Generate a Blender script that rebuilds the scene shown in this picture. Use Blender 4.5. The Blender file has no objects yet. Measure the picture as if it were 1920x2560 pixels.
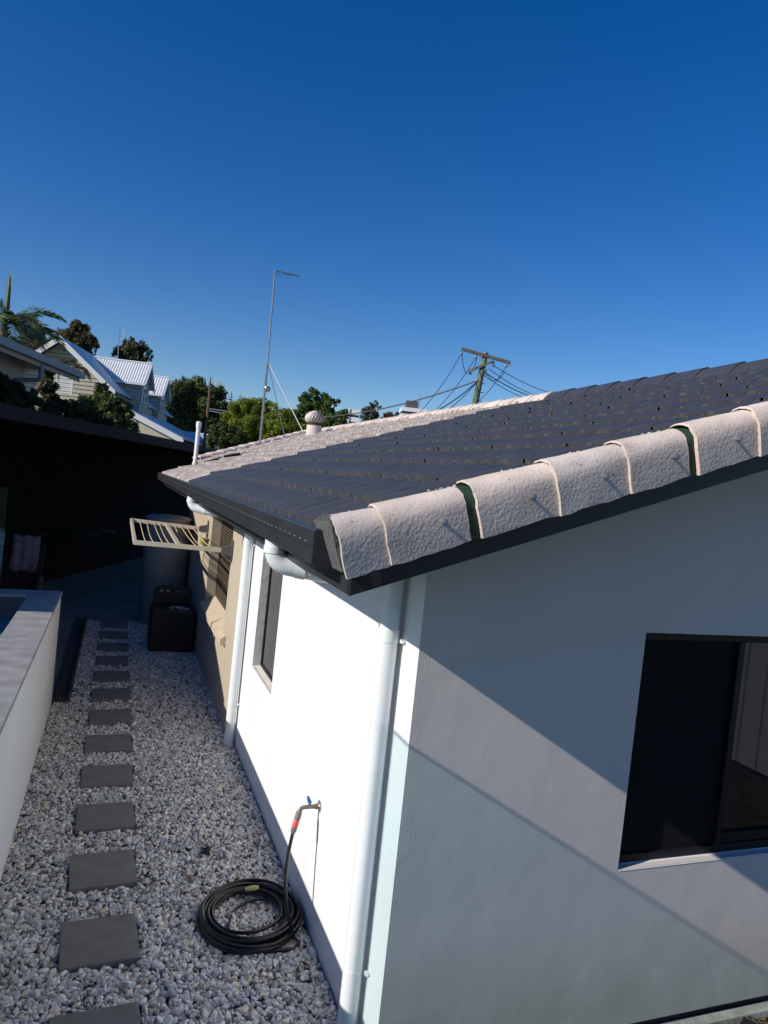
import bpy, math, random
import numpy as np
from mathutils import Vector, Matrix
random.seed(7); rng = np.random.default_rng(11)
C = bpy.context.scene.collection
R = math.radians

# ------------------------------------------------------------------ camera, sky, sun, exposure
CAM = Vector((-1.2702, -2.7547, 2.6568)); FPX = 1764.0
yaw, pitch, roll = 0.3613, -0.0351, 0.1062
FW = Vector((math.sin(yaw)*math.cos(pitch), math.cos(yaw)*math.cos(pitch), math.sin(pitch)))
R0 = Vector((math.cos(yaw), -math.sin(yaw), 0)); U0 = R0.cross(FW)
RT = math.cos(roll)*R0 + math.sin(roll)*U0; UP = -math.sin(roll)*R0 + math.cos(roll)*U0
cd = bpy.data.cameras.new('camera'); cam = bpy.data.objects.new('camera', cd); C.objects.link(cam)
cam.matrix_world = Matrix(((RT.x, UP.x, -FW.x, CAM.x), (RT.y, UP.y, -FW.y, CAM.y), (RT.z, UP.z, -FW.z, CAM.z), (0, 0, 0, 1)))
cd.sensor_fit = 'VERTICAL'; cd.sensor_height = 24; cd.lens = 24*FPX/2560
cd.clip_start = 0.05; cd.clip_end = 3000
bpy.context.scene.camera = cam

def at(px, py, d):
    """World point seen at photo pixel (1920x2560) at depth d along the view axis."""
    return CAM + FW*d + RT*((px-960)/FPX*d) - UP*((py-1280)/FPX*d)

SUN = Vector((1, 0.203, -0.585)).normalized()        # direction the light travels
sd = bpy.data.lights.new('sun', 'SUN'); sd.energy = 5.0; sd.angle = R(0.5); sd.color = (1.0, 0.94, 0.85)
so = bpy.data.objects.new('sun', sd); C.objects.link(so)
so.rotation_euler = SUN.to_track_quat('-Z', 'Y').to_euler()
w = bpy.data.worlds.new('World'); bpy.context.scene.world = w; w.use_nodes = True
nt = w.node_tree; bg = nt.nodes['Background']
sky = nt.nodes.new('ShaderNodeTexSky'); sky.sky_type = 'NISHITA'; sky.sun_disc = False
sky.sun_elevation = math.asin(-SUN.z); sky.sun_rotation = math.atan2(-SUN.x, -SUN.y)
sky.altitude = 0; sky.air_density = 1.0; sky.dust_density = 0.2; sky.ozone_density = 3.0
hs = nt.nodes.new('ShaderNodeHueSaturation'); hs.inputs['Saturation'].default_value = 1.40; hs.inputs['Hue'].default_value = .514
nt.links.new(sky.outputs[0], hs.inputs['Color']); nt.links.new(hs.outputs[0], bg.inputs[0]); bg.inputs[1].default_value = 0.11
vs = bpy.context.scene.view_settings
vs.view_transform = 'Standard'; vs.look = 'None'; vs.exposure = 0.0; vs.gamma = 1.0

# ------------------------------------------------------------------ materials
def mat(name, col, rough=0.6, var=0.0, vscale=8.0, bump=0.0, bscale=60.0, metal=0.0, spec=0.5, detail=4.0, col2=None, attr=None, bdist=0.01, stretch=None, coat=0.0):
    m = bpy.data.materials.new(name); m.use_nodes = True; t = m.node_tree; b = t.nodes['Principled BSDF']
    b.inputs['Roughness'].default_value = rough; b.inputs['Metallic'].default_value = metal
    b.inputs['Specular IOR Level'].default_value = spec
    if coat: b.inputs['Coat Weight'].default_value = coat
    tc = t.nodes.new('ShaderNodeTexCoord'); src = tc.outputs['Object']
    if stretch:
        mp = t.nodes.new('ShaderNodeMapping'); mp.inputs['Scale'].default_value = stretch
        t.links.new(src, mp.inputs[0]); src = mp.outputs[0]
    base = None
    if attr:
        a = t.nodes.new('ShaderNodeAttribute'); a.attribute_name = attr; base = a.outputs['Color']
        mx = t.nodes.new('ShaderNodeMix'); mx.data_type = 'RGBA'; mx.blend_type = 'MULTIPLY'; mx.inputs[0].default_value = 1
        mx.inputs[6].default_value = (*col, 1); t.links.new(base, mx.inputs[7]); base = mx.outputs[2]
    if var or col2:
        n = t.nodes.new('ShaderNodeTexNoise'); n.inputs['Scale'].default_value = vscale; n.inputs['Detail'].default_value = detail
        t.links.new(src, n.inputs['Vector'])
        rp = t.nodes.new('ShaderNodeValToRGB'); rp.color_ramp.elements[0].position = 0.35; rp.color_ramp.elements[1].position = 0.65
        c1 = tuple(max(0, c*(1-var)) for c in col) if not col2 else col
        c2 = tuple(min(1, c*(1+var)) for c in col) if not col2 else col2
        rp.color_ramp.elements[0].color = (*c1, 1); rp.color_ramp.elements[1].color = (*c2, 1)
        t.links.new(n.outputs['Fac'], rp.inputs[0])
        if base is None: base = rp.outputs[0]
    if base is not None: t.links.new(base, b.inputs['Base Color'])
    else: b.inputs['Base Color'].default_value = (*col, 1)
    if bump:
        n2 = t.nodes.new('ShaderNodeTexNoise'); n2.inputs['Scale'].default_value = bscale; n2.inputs['Detail'].default_value = 3
        t.links.new(src, n2.inputs['Vector'])
        bp = t.nodes.new('ShaderNodeBump'); bp.inputs['Strength'].default_value = bump; bp.inputs['Distance'].default_value = bdist
        t.links.new(n2.outputs['Fac'], bp.inputs['Height']); t.links.new(bp.outputs[0], b.inputs['Normal'])
    return m

def node_mix(t, a, bcol, fac):
    mx = t.nodes.new('ShaderNodeMix'); mx.data_type = 'RGBA'
    t.links.new(fac, mx.inputs[0]); t.links.new(a, mx.inputs[6])
    if isinstance(bcol, tuple): mx.inputs[7].default_value = (*bcol, 1)
    else: t.links.new(bcol, mx.inputs[7])
    return mx.outputs[2]

def render_wall(name, col, bump, damp=False):
    """painted cement render: fine trowelled grain, patchy paint, damp and mould near the bottom, a few scuffs."""
    m = bpy.data.materials.new(name); m.use_nodes = True; t = m.node_tree; b = t.nodes['Principled BSDF']
    b.inputs['Roughness'].default_value = 0.75; b.inputs['Specular IOR Level'].default_value = 0.3
    tc = t.nodes.new('ShaderNodeTexCoord'); src = tc.outputs['Object']
    def noise(s, d=3, rough=.5):
        n = t.nodes.new('ShaderNodeTexNoise'); n.inputs['Scale'].default_value = s; n.inputs['Detail'].default_value = d; n.inputs['Roughness'].default_value = rough
        t.links.new(src, n.inputs['Vector']); return n.outputs['Fac']
    def ramp(x, p0, p1, c0, c1):
        r = t.nodes.new('ShaderNodeValToRGB'); r.color_ramp.elements[0].position = p0; r.color_ramp.elements[1].position = p1
        r.color_ramp.elements[0].color = (*c0, 1); r.color_ramp.elements[1].color = (*c1, 1); t.links.new(x, r.inputs[0]); return r.outputs[0]
    c = ramp(noise(1.6, 4), 0.35, 0.7, tuple(x*.94 for x in col), col)
    # scuff marks
    sc = ramp(noise(7, 8, .75), 0.665, 0.71, (0, 0, 0), (.45, .45, .45))
    c = node_mix(t, c, tuple(x*.55 for x in col), sc)
    if damp:
        sx = t.nodes.new('ShaderNodeSeparateXYZ'); t.links.new(src, sx.inputs[0])
        mr = t.nodes.new('ShaderNodeMapRange'); mr.inputs[1].default_value = 0.75; mr.inputs[2].default_value = 0.0
        t.links.new(sx.outputs[2], mr.inputs[0])
        ml = t.nodes.new('ShaderNodeMath'); ml.operation = 'MULTIPLY'; t.links.new(mr.outputs[0], ml.inputs[0]); t.links.new(noise(2.4, 5, .6), ml.inputs[1])
        st = ramp(ml.outputs[0], 0.06, 0.46, (0, 0, 0), (.75, .75, .75))
        c = node_mix(t, c, (.40, .38, .29), st)
    t.links.new(c, b.inputs['Base Color'])
    ad = t.nodes.new('ShaderNodeMath'); ad.operation = 'MULTIPLY_ADD'; t.links.new(noise(4, 2), ad.inputs[0]); ad.inputs[1].default_value = 2.5
    t.links.new(noise(150, 2, .5), ad.inputs[2])
    bp = t.nodes.new('ShaderNodeBump'); bp.inputs['Strength'].default_value = bump; bp.inputs['Distance'].default_value = 0.004
    t.links.new(ad.outputs[0], bp.inputs['Height']); t.links.new(bp.outputs[0], b.inputs['Normal'])
    return m

M = {}
M['white_wall'] = render_wall('white_wall', (.74, .75, .76), .3)
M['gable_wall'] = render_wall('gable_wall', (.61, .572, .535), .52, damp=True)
M['beige_wall'] = render_wall('beige_wall', (.46, .395, .30), .3)
M['pool_wall'] = render_wall('pool_wall', (.72, .74, .74), .15)
M['cream_sill'] = mat('cream_sill', (.72, .69, .60), .7, .06, 20)
M['beige_sill'] = mat('beige_sill', (.52, .43, .31), .7, .08, 12)
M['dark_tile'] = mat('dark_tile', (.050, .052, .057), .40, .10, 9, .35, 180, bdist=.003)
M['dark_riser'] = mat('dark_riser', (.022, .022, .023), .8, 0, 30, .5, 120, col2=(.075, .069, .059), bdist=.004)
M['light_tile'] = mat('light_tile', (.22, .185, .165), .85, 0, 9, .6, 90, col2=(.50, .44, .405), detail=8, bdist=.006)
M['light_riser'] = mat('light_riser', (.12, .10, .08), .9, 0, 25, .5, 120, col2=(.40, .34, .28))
def cap_mat():
    m = bpy.data.materials.new('cap'); m.use_nodes = True; t = m.node_tree; b = t.nodes['Principled BSDF']; b.inputs['Roughness'].default_value = .9; b.inputs['Specular IOR Level'].default_value = .25
    tc = t.nodes.new('ShaderNodeTexCoord'); src = tc.outputs['Object']; oi = t.nodes.new('ShaderNodeObjectInfo')
    def noise(sc, d, r=.5):
        n = t.nodes.new('ShaderNodeTexNoise'); n.inputs['Scale'].default_value = sc; n.inputs['Detail'].default_value = d; n.inputs['Roughness'].default_value = r; t.links.new(src, n.inputs['Vector']); return n.outputs['Fac']
    def ramp(x, p0, p1, c0, c1):
        r = t.nodes.new('ShaderNodeValToRGB'); r.color_ramp.elements[0].position = p0; r.color_ramp.elements[1].position = p1; r.color_ramp.elements[0].color = (*c0, 1); r.color_ramp.elements[1].color = (*c1, 1); t.links.new(x, r.inputs[0]); return r.outputs[0]
    c = ramp(noise(6, 5, .6), .32, .7, (.56, .465, .41), (.76, .645, .57))
    tone = ramp(oi.outputs['Random'], 0, 1, (.84, .86, .88), (1.0, .98, .95))
    mx = t.nodes.new('ShaderNodeMix'); mx.data_type = 'RGBA'; mx.blend_type = 'MULTIPLY'; mx.inputs[0].default_value = 1; t.links.new(c, mx.inputs[6]); t.links.new(tone, mx.inputs[7]); c = mx.outputs[2]
    c = node_mix(t, c, (.10, .09, .075), ramp(noise(34, 3, .7), .66, .72, (0, 0, 0), (.8, .8, .8)))
    c = node_mix(t, c, (.20, .22, .15), ramp(noise(3.5, 6, .7), .60, .78, (0, 0, 0), (.55, .55, .55)))
    t.links.new(c, b.inputs['Base Color'])
    wv = t.nodes.new('ShaderNodeTexVoronoi'); wv.feature = 'SMOOTH_F1'; wv.inputs['Scale'].default_value = 85; t.links.new(src, wv.inputs['Vector'])
    ad = t.nodes.new('ShaderNodeMath'); ad.operation = 'MULTIPLY_ADD'; t.links.new(noise(130, 2), ad.inputs[0]); ad.inputs[1].default_value = .8; t.links.new(wv.outputs['Distance'], ad.inputs[2])
    bp = t.nodes.new('ShaderNodeBump'); bp.inputs['Strength'].default_value = .34; bp.inputs['Distance'].default_value = .004; t.links.new(ad.outputs[0], bp.inputs['Height']); t.links.new(bp.outputs[0], b.inputs['Normal'])
    return m
def node_mix(t, a, bcol, fac):
    mx = t.nodes.new('ShaderNodeMix'); mx.data_type = 'RGBA'
    t.links.new(fac, mx.inputs[0]); t.links.new(a, mx.inputs[6])
    if isinstance(bcol, tuple): mx.inputs[7].default_value = (*bcol, 1)
    else: t.links.new(bcol, mx.inputs[7])
    return mx.outputs[2]
M['cap'] = cap_mat()
M['grey_plug'] = mat('grey_plug', (.10, .10, .10), .9, .2, 20, .6, 60)
M['mortar'] = mat('mortar', (.42, .36, .29), .95, .3, 40, .9, 90)
M['green_seal'] = mat('green_seal', (.012, .040, .020), .7, .2, 20)
M['dark_metal'] = mat('dark_metal', (.028, .030, .033), .38, .12, 5, .05, 40, spec=.5)
M['black_board'] = mat('black_board', (.012, .012, .014), .5, .15, 6)
M['pvc'] = mat('pvc', (.72, .755, .76), .35, .03, 4)
M['white_paint'] = mat('white_paint', (.78, .78, .78), .5, .04, 10)
M['slot'] = mat('slot', (.17, .17, .17), .6)
M['glass_black'] = mat('glass_black', (.006, .006, .007), .03, spec=.8)
M['screen'] = mat('screen', (.008, .008, .009), .8, spec=.15)
M['blind'] = mat('blind', (.055, .053, .052), .8, 0, 6, .2, 30, col2=(.095, .091, .088), stretch=(1, 9, .6))
M['window_frame'] = mat('window_frame', (.008, .008, .009), .5, spec=.25)
M['reveal'] = mat('reveal', (.56, .55, .52), .9, .12, 30, .6, 90)
M['grille'] = mat('grille', (.10, .075, .05), .6)
M['coping'] = mat('coping', (.235, .228, .215), .7, 0, 5, .2, 60, col2=(.33, .325, .32), detail=9, stretch=(1, 1.5, 1))
M['water'] = mat('water', (.015, .21, .26), .08, spec=.3, bump=.15, bscale=9)
M['paver'] = mat('paver', (.175, .165, .145), .85, .12, 9, .35, 220, detail=8, bdist=.003)
M['concrete'] = mat('concrete', (.20, .175, .145), .8, .2, 4, .1, 40)
M['footing'] = mat('footing', (.40, .37, .32), .9, .2, 9, .4, 60)
M['gap'] = mat('gap', (.03, .026, .022), .9)
M['soil'] = mat('soil', (.25, .24, .22), .95, .4, 20, .5, 60)
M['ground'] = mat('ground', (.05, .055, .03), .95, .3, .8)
M['gravel'] = mat('gravel', (1, 1, 1), .72, attr='col', bump=.25, bscale=150, bdist=.003)
M['leaf'] = mat('leaf', (1, 1, 1), .55, attr='col', spec=.4)
def translucent(m, f=.35):
    t = m.node_tree; b = t.nodes['Principled BSDF']; o = t.nodes['Material Output']; tr = t.nodes.new('ShaderNodeBsdfTranslucent'); mx = t.nodes.new('ShaderNodeMixShader'); mx.inputs[0].default_value = f
    src = b.inputs['Base Color'].links[0].from_socket; t.links.new(src, tr.inputs[0]); t.links.new(b.outputs[0], mx.inputs[1]); t.links.new(tr.outputs[0], mx.inputs[2]); t.links.new(mx.outputs[0], o.inputs[0])
translucent(M['leaf'])
M['bark'] = mat('bark', (.11, .08, .055), .9, .3, 6, .6, 20)
M['hose'] = mat('hose', (.007, .007, .008), .34, .2, 20)
M['brass'] = mat('brass', (.20, .165, .11), .42, .2, 40, metal=.6)
M['chrome'] = mat('chrome', (.6, .6, .6), .25, metal=.9)
M['blue_plastic'] = mat('blue_plastic', (.03, .13, .34), .4)
M['red_plastic'] = mat('red_plastic', (.62, .07, .05), .4)
M['grey_plastic'] = mat('grey_plastic', (.13, .125, .125), .5)
M['yellow_plastic'] = mat('yellow_plastic', (.48, .42, .16), .5)
M['airer_bar'] = mat('airer_bar', (.50, .44, .34), .5, .08, 12)
M['airer_cord'] = mat('airer_cord', (.58, .46, .24), .6)
M['black_plastic'] = mat('black_plastic', (.008, .008, .009), .5)
M['grey_bracket'] = mat('grey_bracket', (.09, .09, .095), .5)
M['peg'] = mat('peg', (.62, .62, .60), .5)
M['tank'] = mat('tank', (.27, .265, .255), .6, .1, 3)
M['roof_dark'] = mat('roof_dark', (.016, .015, .015), .8, .1, 2, spec=.2)
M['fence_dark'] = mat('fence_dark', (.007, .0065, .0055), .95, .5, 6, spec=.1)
M['edging'] = mat('edging', (.045, .038, .032), .9, .3, 8)
M['wicker'] = mat('wicker', (.03, .024, .018), .8, .3, 60, .8, 80)
M['towel_pink'] = mat('towel_pink', (.24, .19, .22), .95, .15, 8, .4, 80)
M['towel_blue'] = mat('towel_blue', (.08, .10, .25), .95, 0, 10, .4, 80, col2=(.45, .45, .52))
M['galv'] = mat('galv', (.30, .31, .32), .4, .15, 6, metal=.7)
M['vent_cream'] = mat('vent_cream', (.62, .53, .48), .55, .06, 9)
M['vent_dark'] = mat('vent_dark', (.05, .04, .035), .8)
M['pole_green'] = mat('pole_green', (.12, .145, .10), .9, .3, 8, .3, 20)
M['timber_grey'] = mat('timber_grey', (.10, .095, .085), .9, .25, 6)
M['timber_rust'] = mat('timber_rust', (.13, .075, .045), .9, .25, 6)
M['cable'] = mat('cable', (.012, .012, .014), .6)
M['grey_house'] = mat('grey_house', (.36, .36, .35), .8, .05, 2)
M['grey_roof'] = mat('grey_roof', (.20, .22, .25), .5, .06, 2)
M['weatherboard'] = mat('weatherboard', (.46, .43, .335), .75, .05, 3)
M['board_gap'] = mat('board_gap', (.10, .09, .07), .9)
M['white_metal'] = mat('white_metal', (.62, .63, .65), .45, .04, 4)
M['white_trim'] = mat('white_trim', (.66, .67, .68), .5)
M['bld_white'] = mat('bld_white', (.72, .73, .74), .6)
M['panel_grey'] = mat('panel_grey', (.38, .39, .41), .6)
M['bld_glass'] = mat('bld_glass', (.03, .045, .06), .15)
M['bld_dark'] = mat('bld_dark', (.07, .075, .085), .6)
M['fence_pale'] = mat('fence_pale', (.17, .185, .20), .6, .05, 3)
M['bag'] = mat('bag', (.010, .010, .012), .22)
M['bag_white'] = mat('bag_white', (.75, .75, .77), .5)
# clear glass with a greenish edge: a thin tinted pane that lets sunlight through
def glass_pane():
    m = bpy.data.materials.new('pool_glass'); m.use_nodes = True; t = m.node_tree
    for n in list(t.nodes): t.nodes.remove(n)
    o = t.nodes.new('ShaderNodeOutputMaterial'); tr = t.nodes.new('ShaderNodeBsdfTransparent'); gl = t.nodes.new('ShaderNodeBsdfGlossy')
    tr.inputs[0].default_value = (.86, .94, .925, 1); gl.inputs['Roughness'].default_value = .02
    fr = t.nodes.new('ShaderNodeFresnel'); fr.inputs[0].default_value = 1.45
    mx = t.nodes.new('ShaderNodeMixShader'); t.links.new(fr.outputs[0], mx.inputs[0]); t.links.new(tr.outputs[0], mx.inputs[1]); t.links.new(gl.outputs[0], mx.inputs[2])
    t.links.new(mx.outputs[0], o.inputs[0]); return m
M['pool_glass'] = glass_pane()
M['glass_edge'] = mat('glass_edge', (.03, .06, .05), .3)

# ------------------------------------------------------------------ mesh helpers
class MB:
    def __init__(s): s.v = []; s.f = []; s.mi = []
    def add(s, vs, fs, mi=0):
        n = len(s.v); s.v += [tuple(p) for p in vs]; s.f += [tuple(i+n for i in f) for f in fs]; s.mi += [mi]*len(fs); return s
    def box(s, x0, x1, y0, y1, z0, z1, mi=0):
        return s.add([(x0,y0,z0),(x1,y0,z0),(x1,y1,z0),(x0,y1,z0),(x0,y0,z1),(x1,y0,z1),(x1,y1,z1),(x0,y1,z1)],
            [(0,3,2,1),(4,5,6,7),(0,1,5,4),(1,2,6,5),(2,3,7,6),(3,0,4,7)], mi)
    def obox(s, o, u, v, w, mi=0):
        """box from corner o with edge vectors u, v, w"""
        o, u, v, w = map(Vector, (o, u, v, w))
        return s.add([o, o+u, o+u+v, o+v, o+w, o+u+w, o+u+v+w, o+v+w], [(0,3,2,1),(4,5,6,7),(0,1,5,4),(1,2,6,5),(2,3,7,6),(3,0,4,7)], mi)
    def prism(s, poly, d, mi=0):
        """closed solid: polygon of 3-D points swept by vector d"""
        n = len(poly); d = Vector(d); a = [Vector(p) for p in poly]
        return s.add(a+[p+d for p in a], [tuple(range(n))[::-1], tuple(range(n, 2*n))]+[(i, (i+1)%n, (i+1)%n+n, i+n) for i in range(n)], mi)
    def tube(s, pts, r, n=10, mi=0, cap=True):
        pts = [Vector(p) for p in pts]; k = len(pts); rr = r if isinstance(r, (list, tuple)) else [r]*k
        vs = []; a = None
        for i, p in enumerate(pts):
            d = (pts[min(i+1, k-1)]-pts[max(i-1, 0)])
            d = d.normalized() if d.length > 1e-9 else Vector((0, 0, 1))
            if a is None:
                a = d.orthogonal().normalized()
            else:
                a = a - d*a.dot(d); a = a.normalized() if a.length > 1e-6 else d.orthogonal().normalized()
            b = d.cross(a)
            vs += [p+(a*math.cos(2*math.pi*j/n)+b*math.sin(2*math.pi*j/n))*rr[i] for j in range(n)]
        fs = [(i*n+j, i*n+(j+1)%n, (i+1)*n+(j+1)%n, (i+1)*n+j) for i in range(k-1) for j in range(n)]
        if cap: fs += [tuple(range(n))[::-1], tuple((k-1)*n+j for j in range(n))]
        return s.add(vs, fs, mi)
    def lathe(s, prof, c=(0, 0, 0), n=20, mi=0, axis=None):
        vs = []; ax = Vector(axis).normalized() if axis else Vector((0, 0, 1)); a = ax.orthogonal().normalized(); b = ax.cross(a); c = Vector(c)
        for r, z in prof: vs += [c+ax*z+(a*math.cos(2*math.pi*j/n)+b*math.sin(2*math.pi*j/n))*r for j in range(n)]
        k = len(prof)
        fs = [(i*n+j, i*n+(j+1)%n, (i+1)*n+(j+1)%n, (i+1)*n+j) for i in range(k-1) for j in range(n)]
        fs += [tuple(range(n))[::-1], tuple((k-1)*n+j for j in range(n))]
        return s.add(vs, fs, mi)
    def build(s, name, m, parent=None, smooth=False, bevel=0.0, seg=2):
        me = bpy.data.meshes.new(name); me.from_pydata([tuple(p) for p in s.v], [], s.f); me.update()
        for q in (m if isinstance(m, (list, tuple)) else [m]): me.materials.append(q)
        me.polygons.foreach_set('material_index', s.mi)
        if smooth: me.shade_smooth() if hasattr(me, 'shade_smooth') else None
        if smooth:
            try: me.set_sharp_from_angle(angle=R(40))
            except Exception: pass
        o = bpy.data.objects.new(name, me); C.objects.link(o)
        if parent is not None:
            o.parent = parent; o.matrix_parent_inverse = Matrix.Translation(-parent.location)
        if bevel:
            bv = o.modifiers.new('bevel', 'BEVEL'); bv.width = bevel; bv.segments = seg; bv.limit_method = 'ANGLE'; bv.angle_limit = R(50)
        return o

def tag(o, label=None, cat=None, group=None, kind=None):
    if label: o['label'] = label
    if cat: o['category'] = cat
    if group: o['group'] = group
    if kind: o['kind'] = kind
    return o
def thing(name, loc, label, cat, group=None):
    o = bpy.data.objects.new(name, None); C.objects.link(o); o.location = loc; o.empty_display_size = .2
    return tag(o, label, cat, group)
def np_mesh(name, V, F, m, parent=None, col=None, smooth=False, kind=None):
    """big mesh from arrays; F (n,3) or (n,4); col per vertex"""
    me = bpy.data.meshes.new(name); V = np.asarray(V, np.float32); F = np.asarray(F, np.int32); k = F.shape[1]
    me.vertices.add(len(V)); me.vertices.foreach_set('co', V.ravel())
    me.loops.add(F.size); me.loops.foreach_set('vertex_index', F.ravel())
    me.polygons.add(len(F)); me.polygons.foreach_set('loop_start', np.arange(0, F.size, k, dtype=np.int32)); me.polygons.foreach_set('loop_total', np.full(len(F), k, np.int32))
    if smooth: me.polygons.foreach_set('use_smooth', np.ones(len(F), bool))
    me.update(calc_edges=True)
    if col is not None:
        a = me.color_attributes.new('col', 'FLOAT_COLOR', 'POINT'); cc = np.ones((len(V), 4), np.float32); cc[:, :3] = col; a.data.foreach_set('color', cc.ravel())
    me.materials.append(m); me.validate()
    o = bpy.data.objects.new(name, me); C.objects.link(o)
    if parent is not None: o.parent = parent; o.matrix_parent_inverse = Matrix.Translation(-parent.location)
    if kind: o['kind'] = kind
    return o
def copy_tree(o, parent=None):
    c = o.copy(); C.objects.link(c)
    if parent is not None: c.parent = parent
    for ch in o.children: copy_tree(ch, c)
    return c
def bend(pts, r=.08, n=6):
    """round the corners of a polyline"""
    pts = [Vector(p) for p in pts]; out = [pts[0]]
    for i in range(1, len(pts)-1):
        a, b, c = pts[i-1], pts[i], pts[i+1]
        p = b+(a-b).normalized()*r; q = b+(c-b).normalized()*r
        for k in range(n+1):
            t = k/n; out.append(p*(1-t)**2+b*2*t*(1-t)+q*t*t)
    return out+[pts[-1]]

# ------------------------------------------------------------------ ground
g = MB(); g.add([(-1500, -1500, -.09), (1500, -1500, -.09), (1500, 1500, -.09), (-1500, 1500, -.09)], [(0, 1, 2, 3)])
tag(g.build('ground', M['ground']), kind='structure')
g = MB(); g.box(-1.75, -.005, -2.6, 9.42, -.085, -.012)
tag(g.build('soil_bed', M['soil']), kind='structure')
g = MB(); g.box(-9, 3.2, 9.42, 21, -.085, .03); g.box(-9, -1.58, 5.34, 9.418, -.085, .026)
tag(g.build('patio_paving', M['concrete']), kind='structure')

# ------------------------------------------------------------------ gravel (loose rounded stones)
PX0, PW, PY0, PP = -1.349, .397, 1.034, .7197        # stepping pavers
def ico(sub):
    import bmesh
    b = bmesh.new(); bmesh.ops.create_icosphere(b, subdivisions=sub, radius=1); b.verts.index_update()
    V = np.array([v.co[:] for v in b.verts]); F = np.array([[v.index for v in f.verts] for f in b.faces]); b.free(); return V, F
def stones(n, y0, y1, sub, smin, smax, zoff):
    V, F = ico(sub)
    P = np.empty((0, 2))
    while len(P) < n:
        q = np.stack([rng.uniform(-1.74, -.015, n), rng.uniform(y0, y1, n)], 1)
        k = np.floor((q[:, 1]-PY0)/PP); fy = q[:, 1]-PY0-k*PP
        inp = (q[:, 0] > PX0-.008) & (q[:, 0] < PX0+PW+.008) & (fy < .40) & (k >= -1) & (k <= 11)
        inp |= (q[:, 0] > PX0-.008) & (q[:, 0] < PX0+PW+.008) & (fy > PP-.008) & (k < 11)
        inp |= (q[:, 0] < -1.57) & (q[:, 1] > 5.32)
        P = np.concatenate([P, q[~inp]])[:n]
    S = rng.lognormal(0, .28, n); S = np.clip(S, .55, 1.9)*(smin+smax)/2
    ax = np.stack([S*rng.uniform(.85, 1.35, n), S*rng.uniform(.7, 1.0, n), S*rng.uniform(.34, .62, n)], 1)
    Q = rng.normal(size=(n, 4)); Q[:, 1:3] *= .35; Q /= np.linalg.norm(Q, axis=1)[:, None]
    a, b, c, d = Q.T
    Rm = np.stack([np.stack([1-2*(c*c+d*d), 2*(b*c-a*d), 2*(b*d+a*c)], 1), np.stack([2*(b*c+a*d), 1-2*(b*b+d*d), 2*(c*d-a*b)], 1), np.stack([2*(b*d-a*c), 2*(c*d+a*b), 1-2*(b*b+c*c)], 1)], 1)
    VV = V[None]*(1+rng.normal(0, .15, (n, len(V)))[..., None])
    # superellipsoid push gives blockier, broken pebbles
    VV = np.sign(VV)*np.abs(VV)**.62
    VV = np.einsum('nij,nkj->nki', Rm, VV*ax[:, None, :])
    ctr = np.stack([P[:, 0], P[:, 1], zoff+rng.uniform(-.006, .010, n)], 1)
    VV += ctr[:, None, :]
    VV[..., 0] = np.clip(VV[..., 0], -1.745, -.006)
    hue = rng.uniform(0, 1, n); val = np.clip(rng.normal(.59, .17, n), .16, .88)
    col = np.stack([val*1.05, val*1.0, val*.915], 1)
    wm = hue < .11; col[wm] *= np.array([1.12, 1.0, .80]); wh = hue > .93; col[wh] = rng.uniform(.5, .66, (wh.sum(), 1))
    dk = (hue > .86) & (hue < .90); col[dk] *= .5
    rd = (hue > .853) & (hue < .857); col[rd] = (.20, .10, .07)
    FF = (F[None]+(np.arange(n)*len(V))[:, None, None]).reshape(-1, 3)
    return VV.reshape(-1, 3), FF, np.repeat(col, len(V), 0)
parts = [stones(10500, -.35, 1.6, 2, .0105, .0140, .004), stones(4500, -.35, 1.6, 1, .0075, .010, .003), stones(14500, 1.6, 4.4, 1, .0110, .0140, .004), stones(15000, 4.4, 9.42, 1, .0125, .0155, .004)]
Vs, Fs, Cs, off = [], [], [], 0
for v, f, c in parts: Vs.append(v); Fs.append(f+off); Cs.append(c); off += len(v)
go = np_mesh('gravel', np.concatenate(Vs), np.concatenate(Fs), M['gravel'], col=np.concatenate(Cs), smooth=True, kind='stuff')
tag(go, 'pale blue grey pebbles covering the side passage', 'gravel')

# stepping pavers
ordn = ['nearest dark square paver cut by the photo bottom edge', 'second paver up from the photo bottom, wide and complete', 'third paver, level with the coiled hose', 'fourth paver, just beyond the hose coil',
        'fifth paver, left of the tap', 'sixth paver, halfway along the gravel path', 'seventh paver, level with the foot of the far downpipe', 'eighth paver along the gravel path', 'ninth paver, in front of the black appliance',
        'tenth paver, beside the black appliance', 'eleventh paver, in the deep shade', 'third to last paver in the deep shade', 'last small paver before the dark patio']
for k in range(-1, 12):
    y = PY0+k*PP
    m = MB(); m.box(-PW/2, PW/2, -.20, .20, -.045, 0)
    o = m.build('stepping_stone', M['paver'], bevel=.006)
    o.location = (PX0+PW/2+rng.uniform(-.004, .004), y+.2, .034); o.rotation_euler = (rng.uniform(-.008, .008), rng.uniform(-.008, .008), rng.uniform(-.012, .012)+(.05 if k < 2 else .02))
    tag(o, 'dark grey stepping stone: '+ordn[k+1], 'paver', 'stepping stones in the gravel')

# ------------------------------------------------------------------ house
H = thing('house', (0, 0, 0), 'single storey white and beige rendered house with half dark, half pale tiled roof', 'house')
SL = .349; RX = 3.4; EX = -.65
def rz(x): return 2.5+SL*(x-EX) if x <= RX else 2.5+SL*(2*RX-x-EX)
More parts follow.
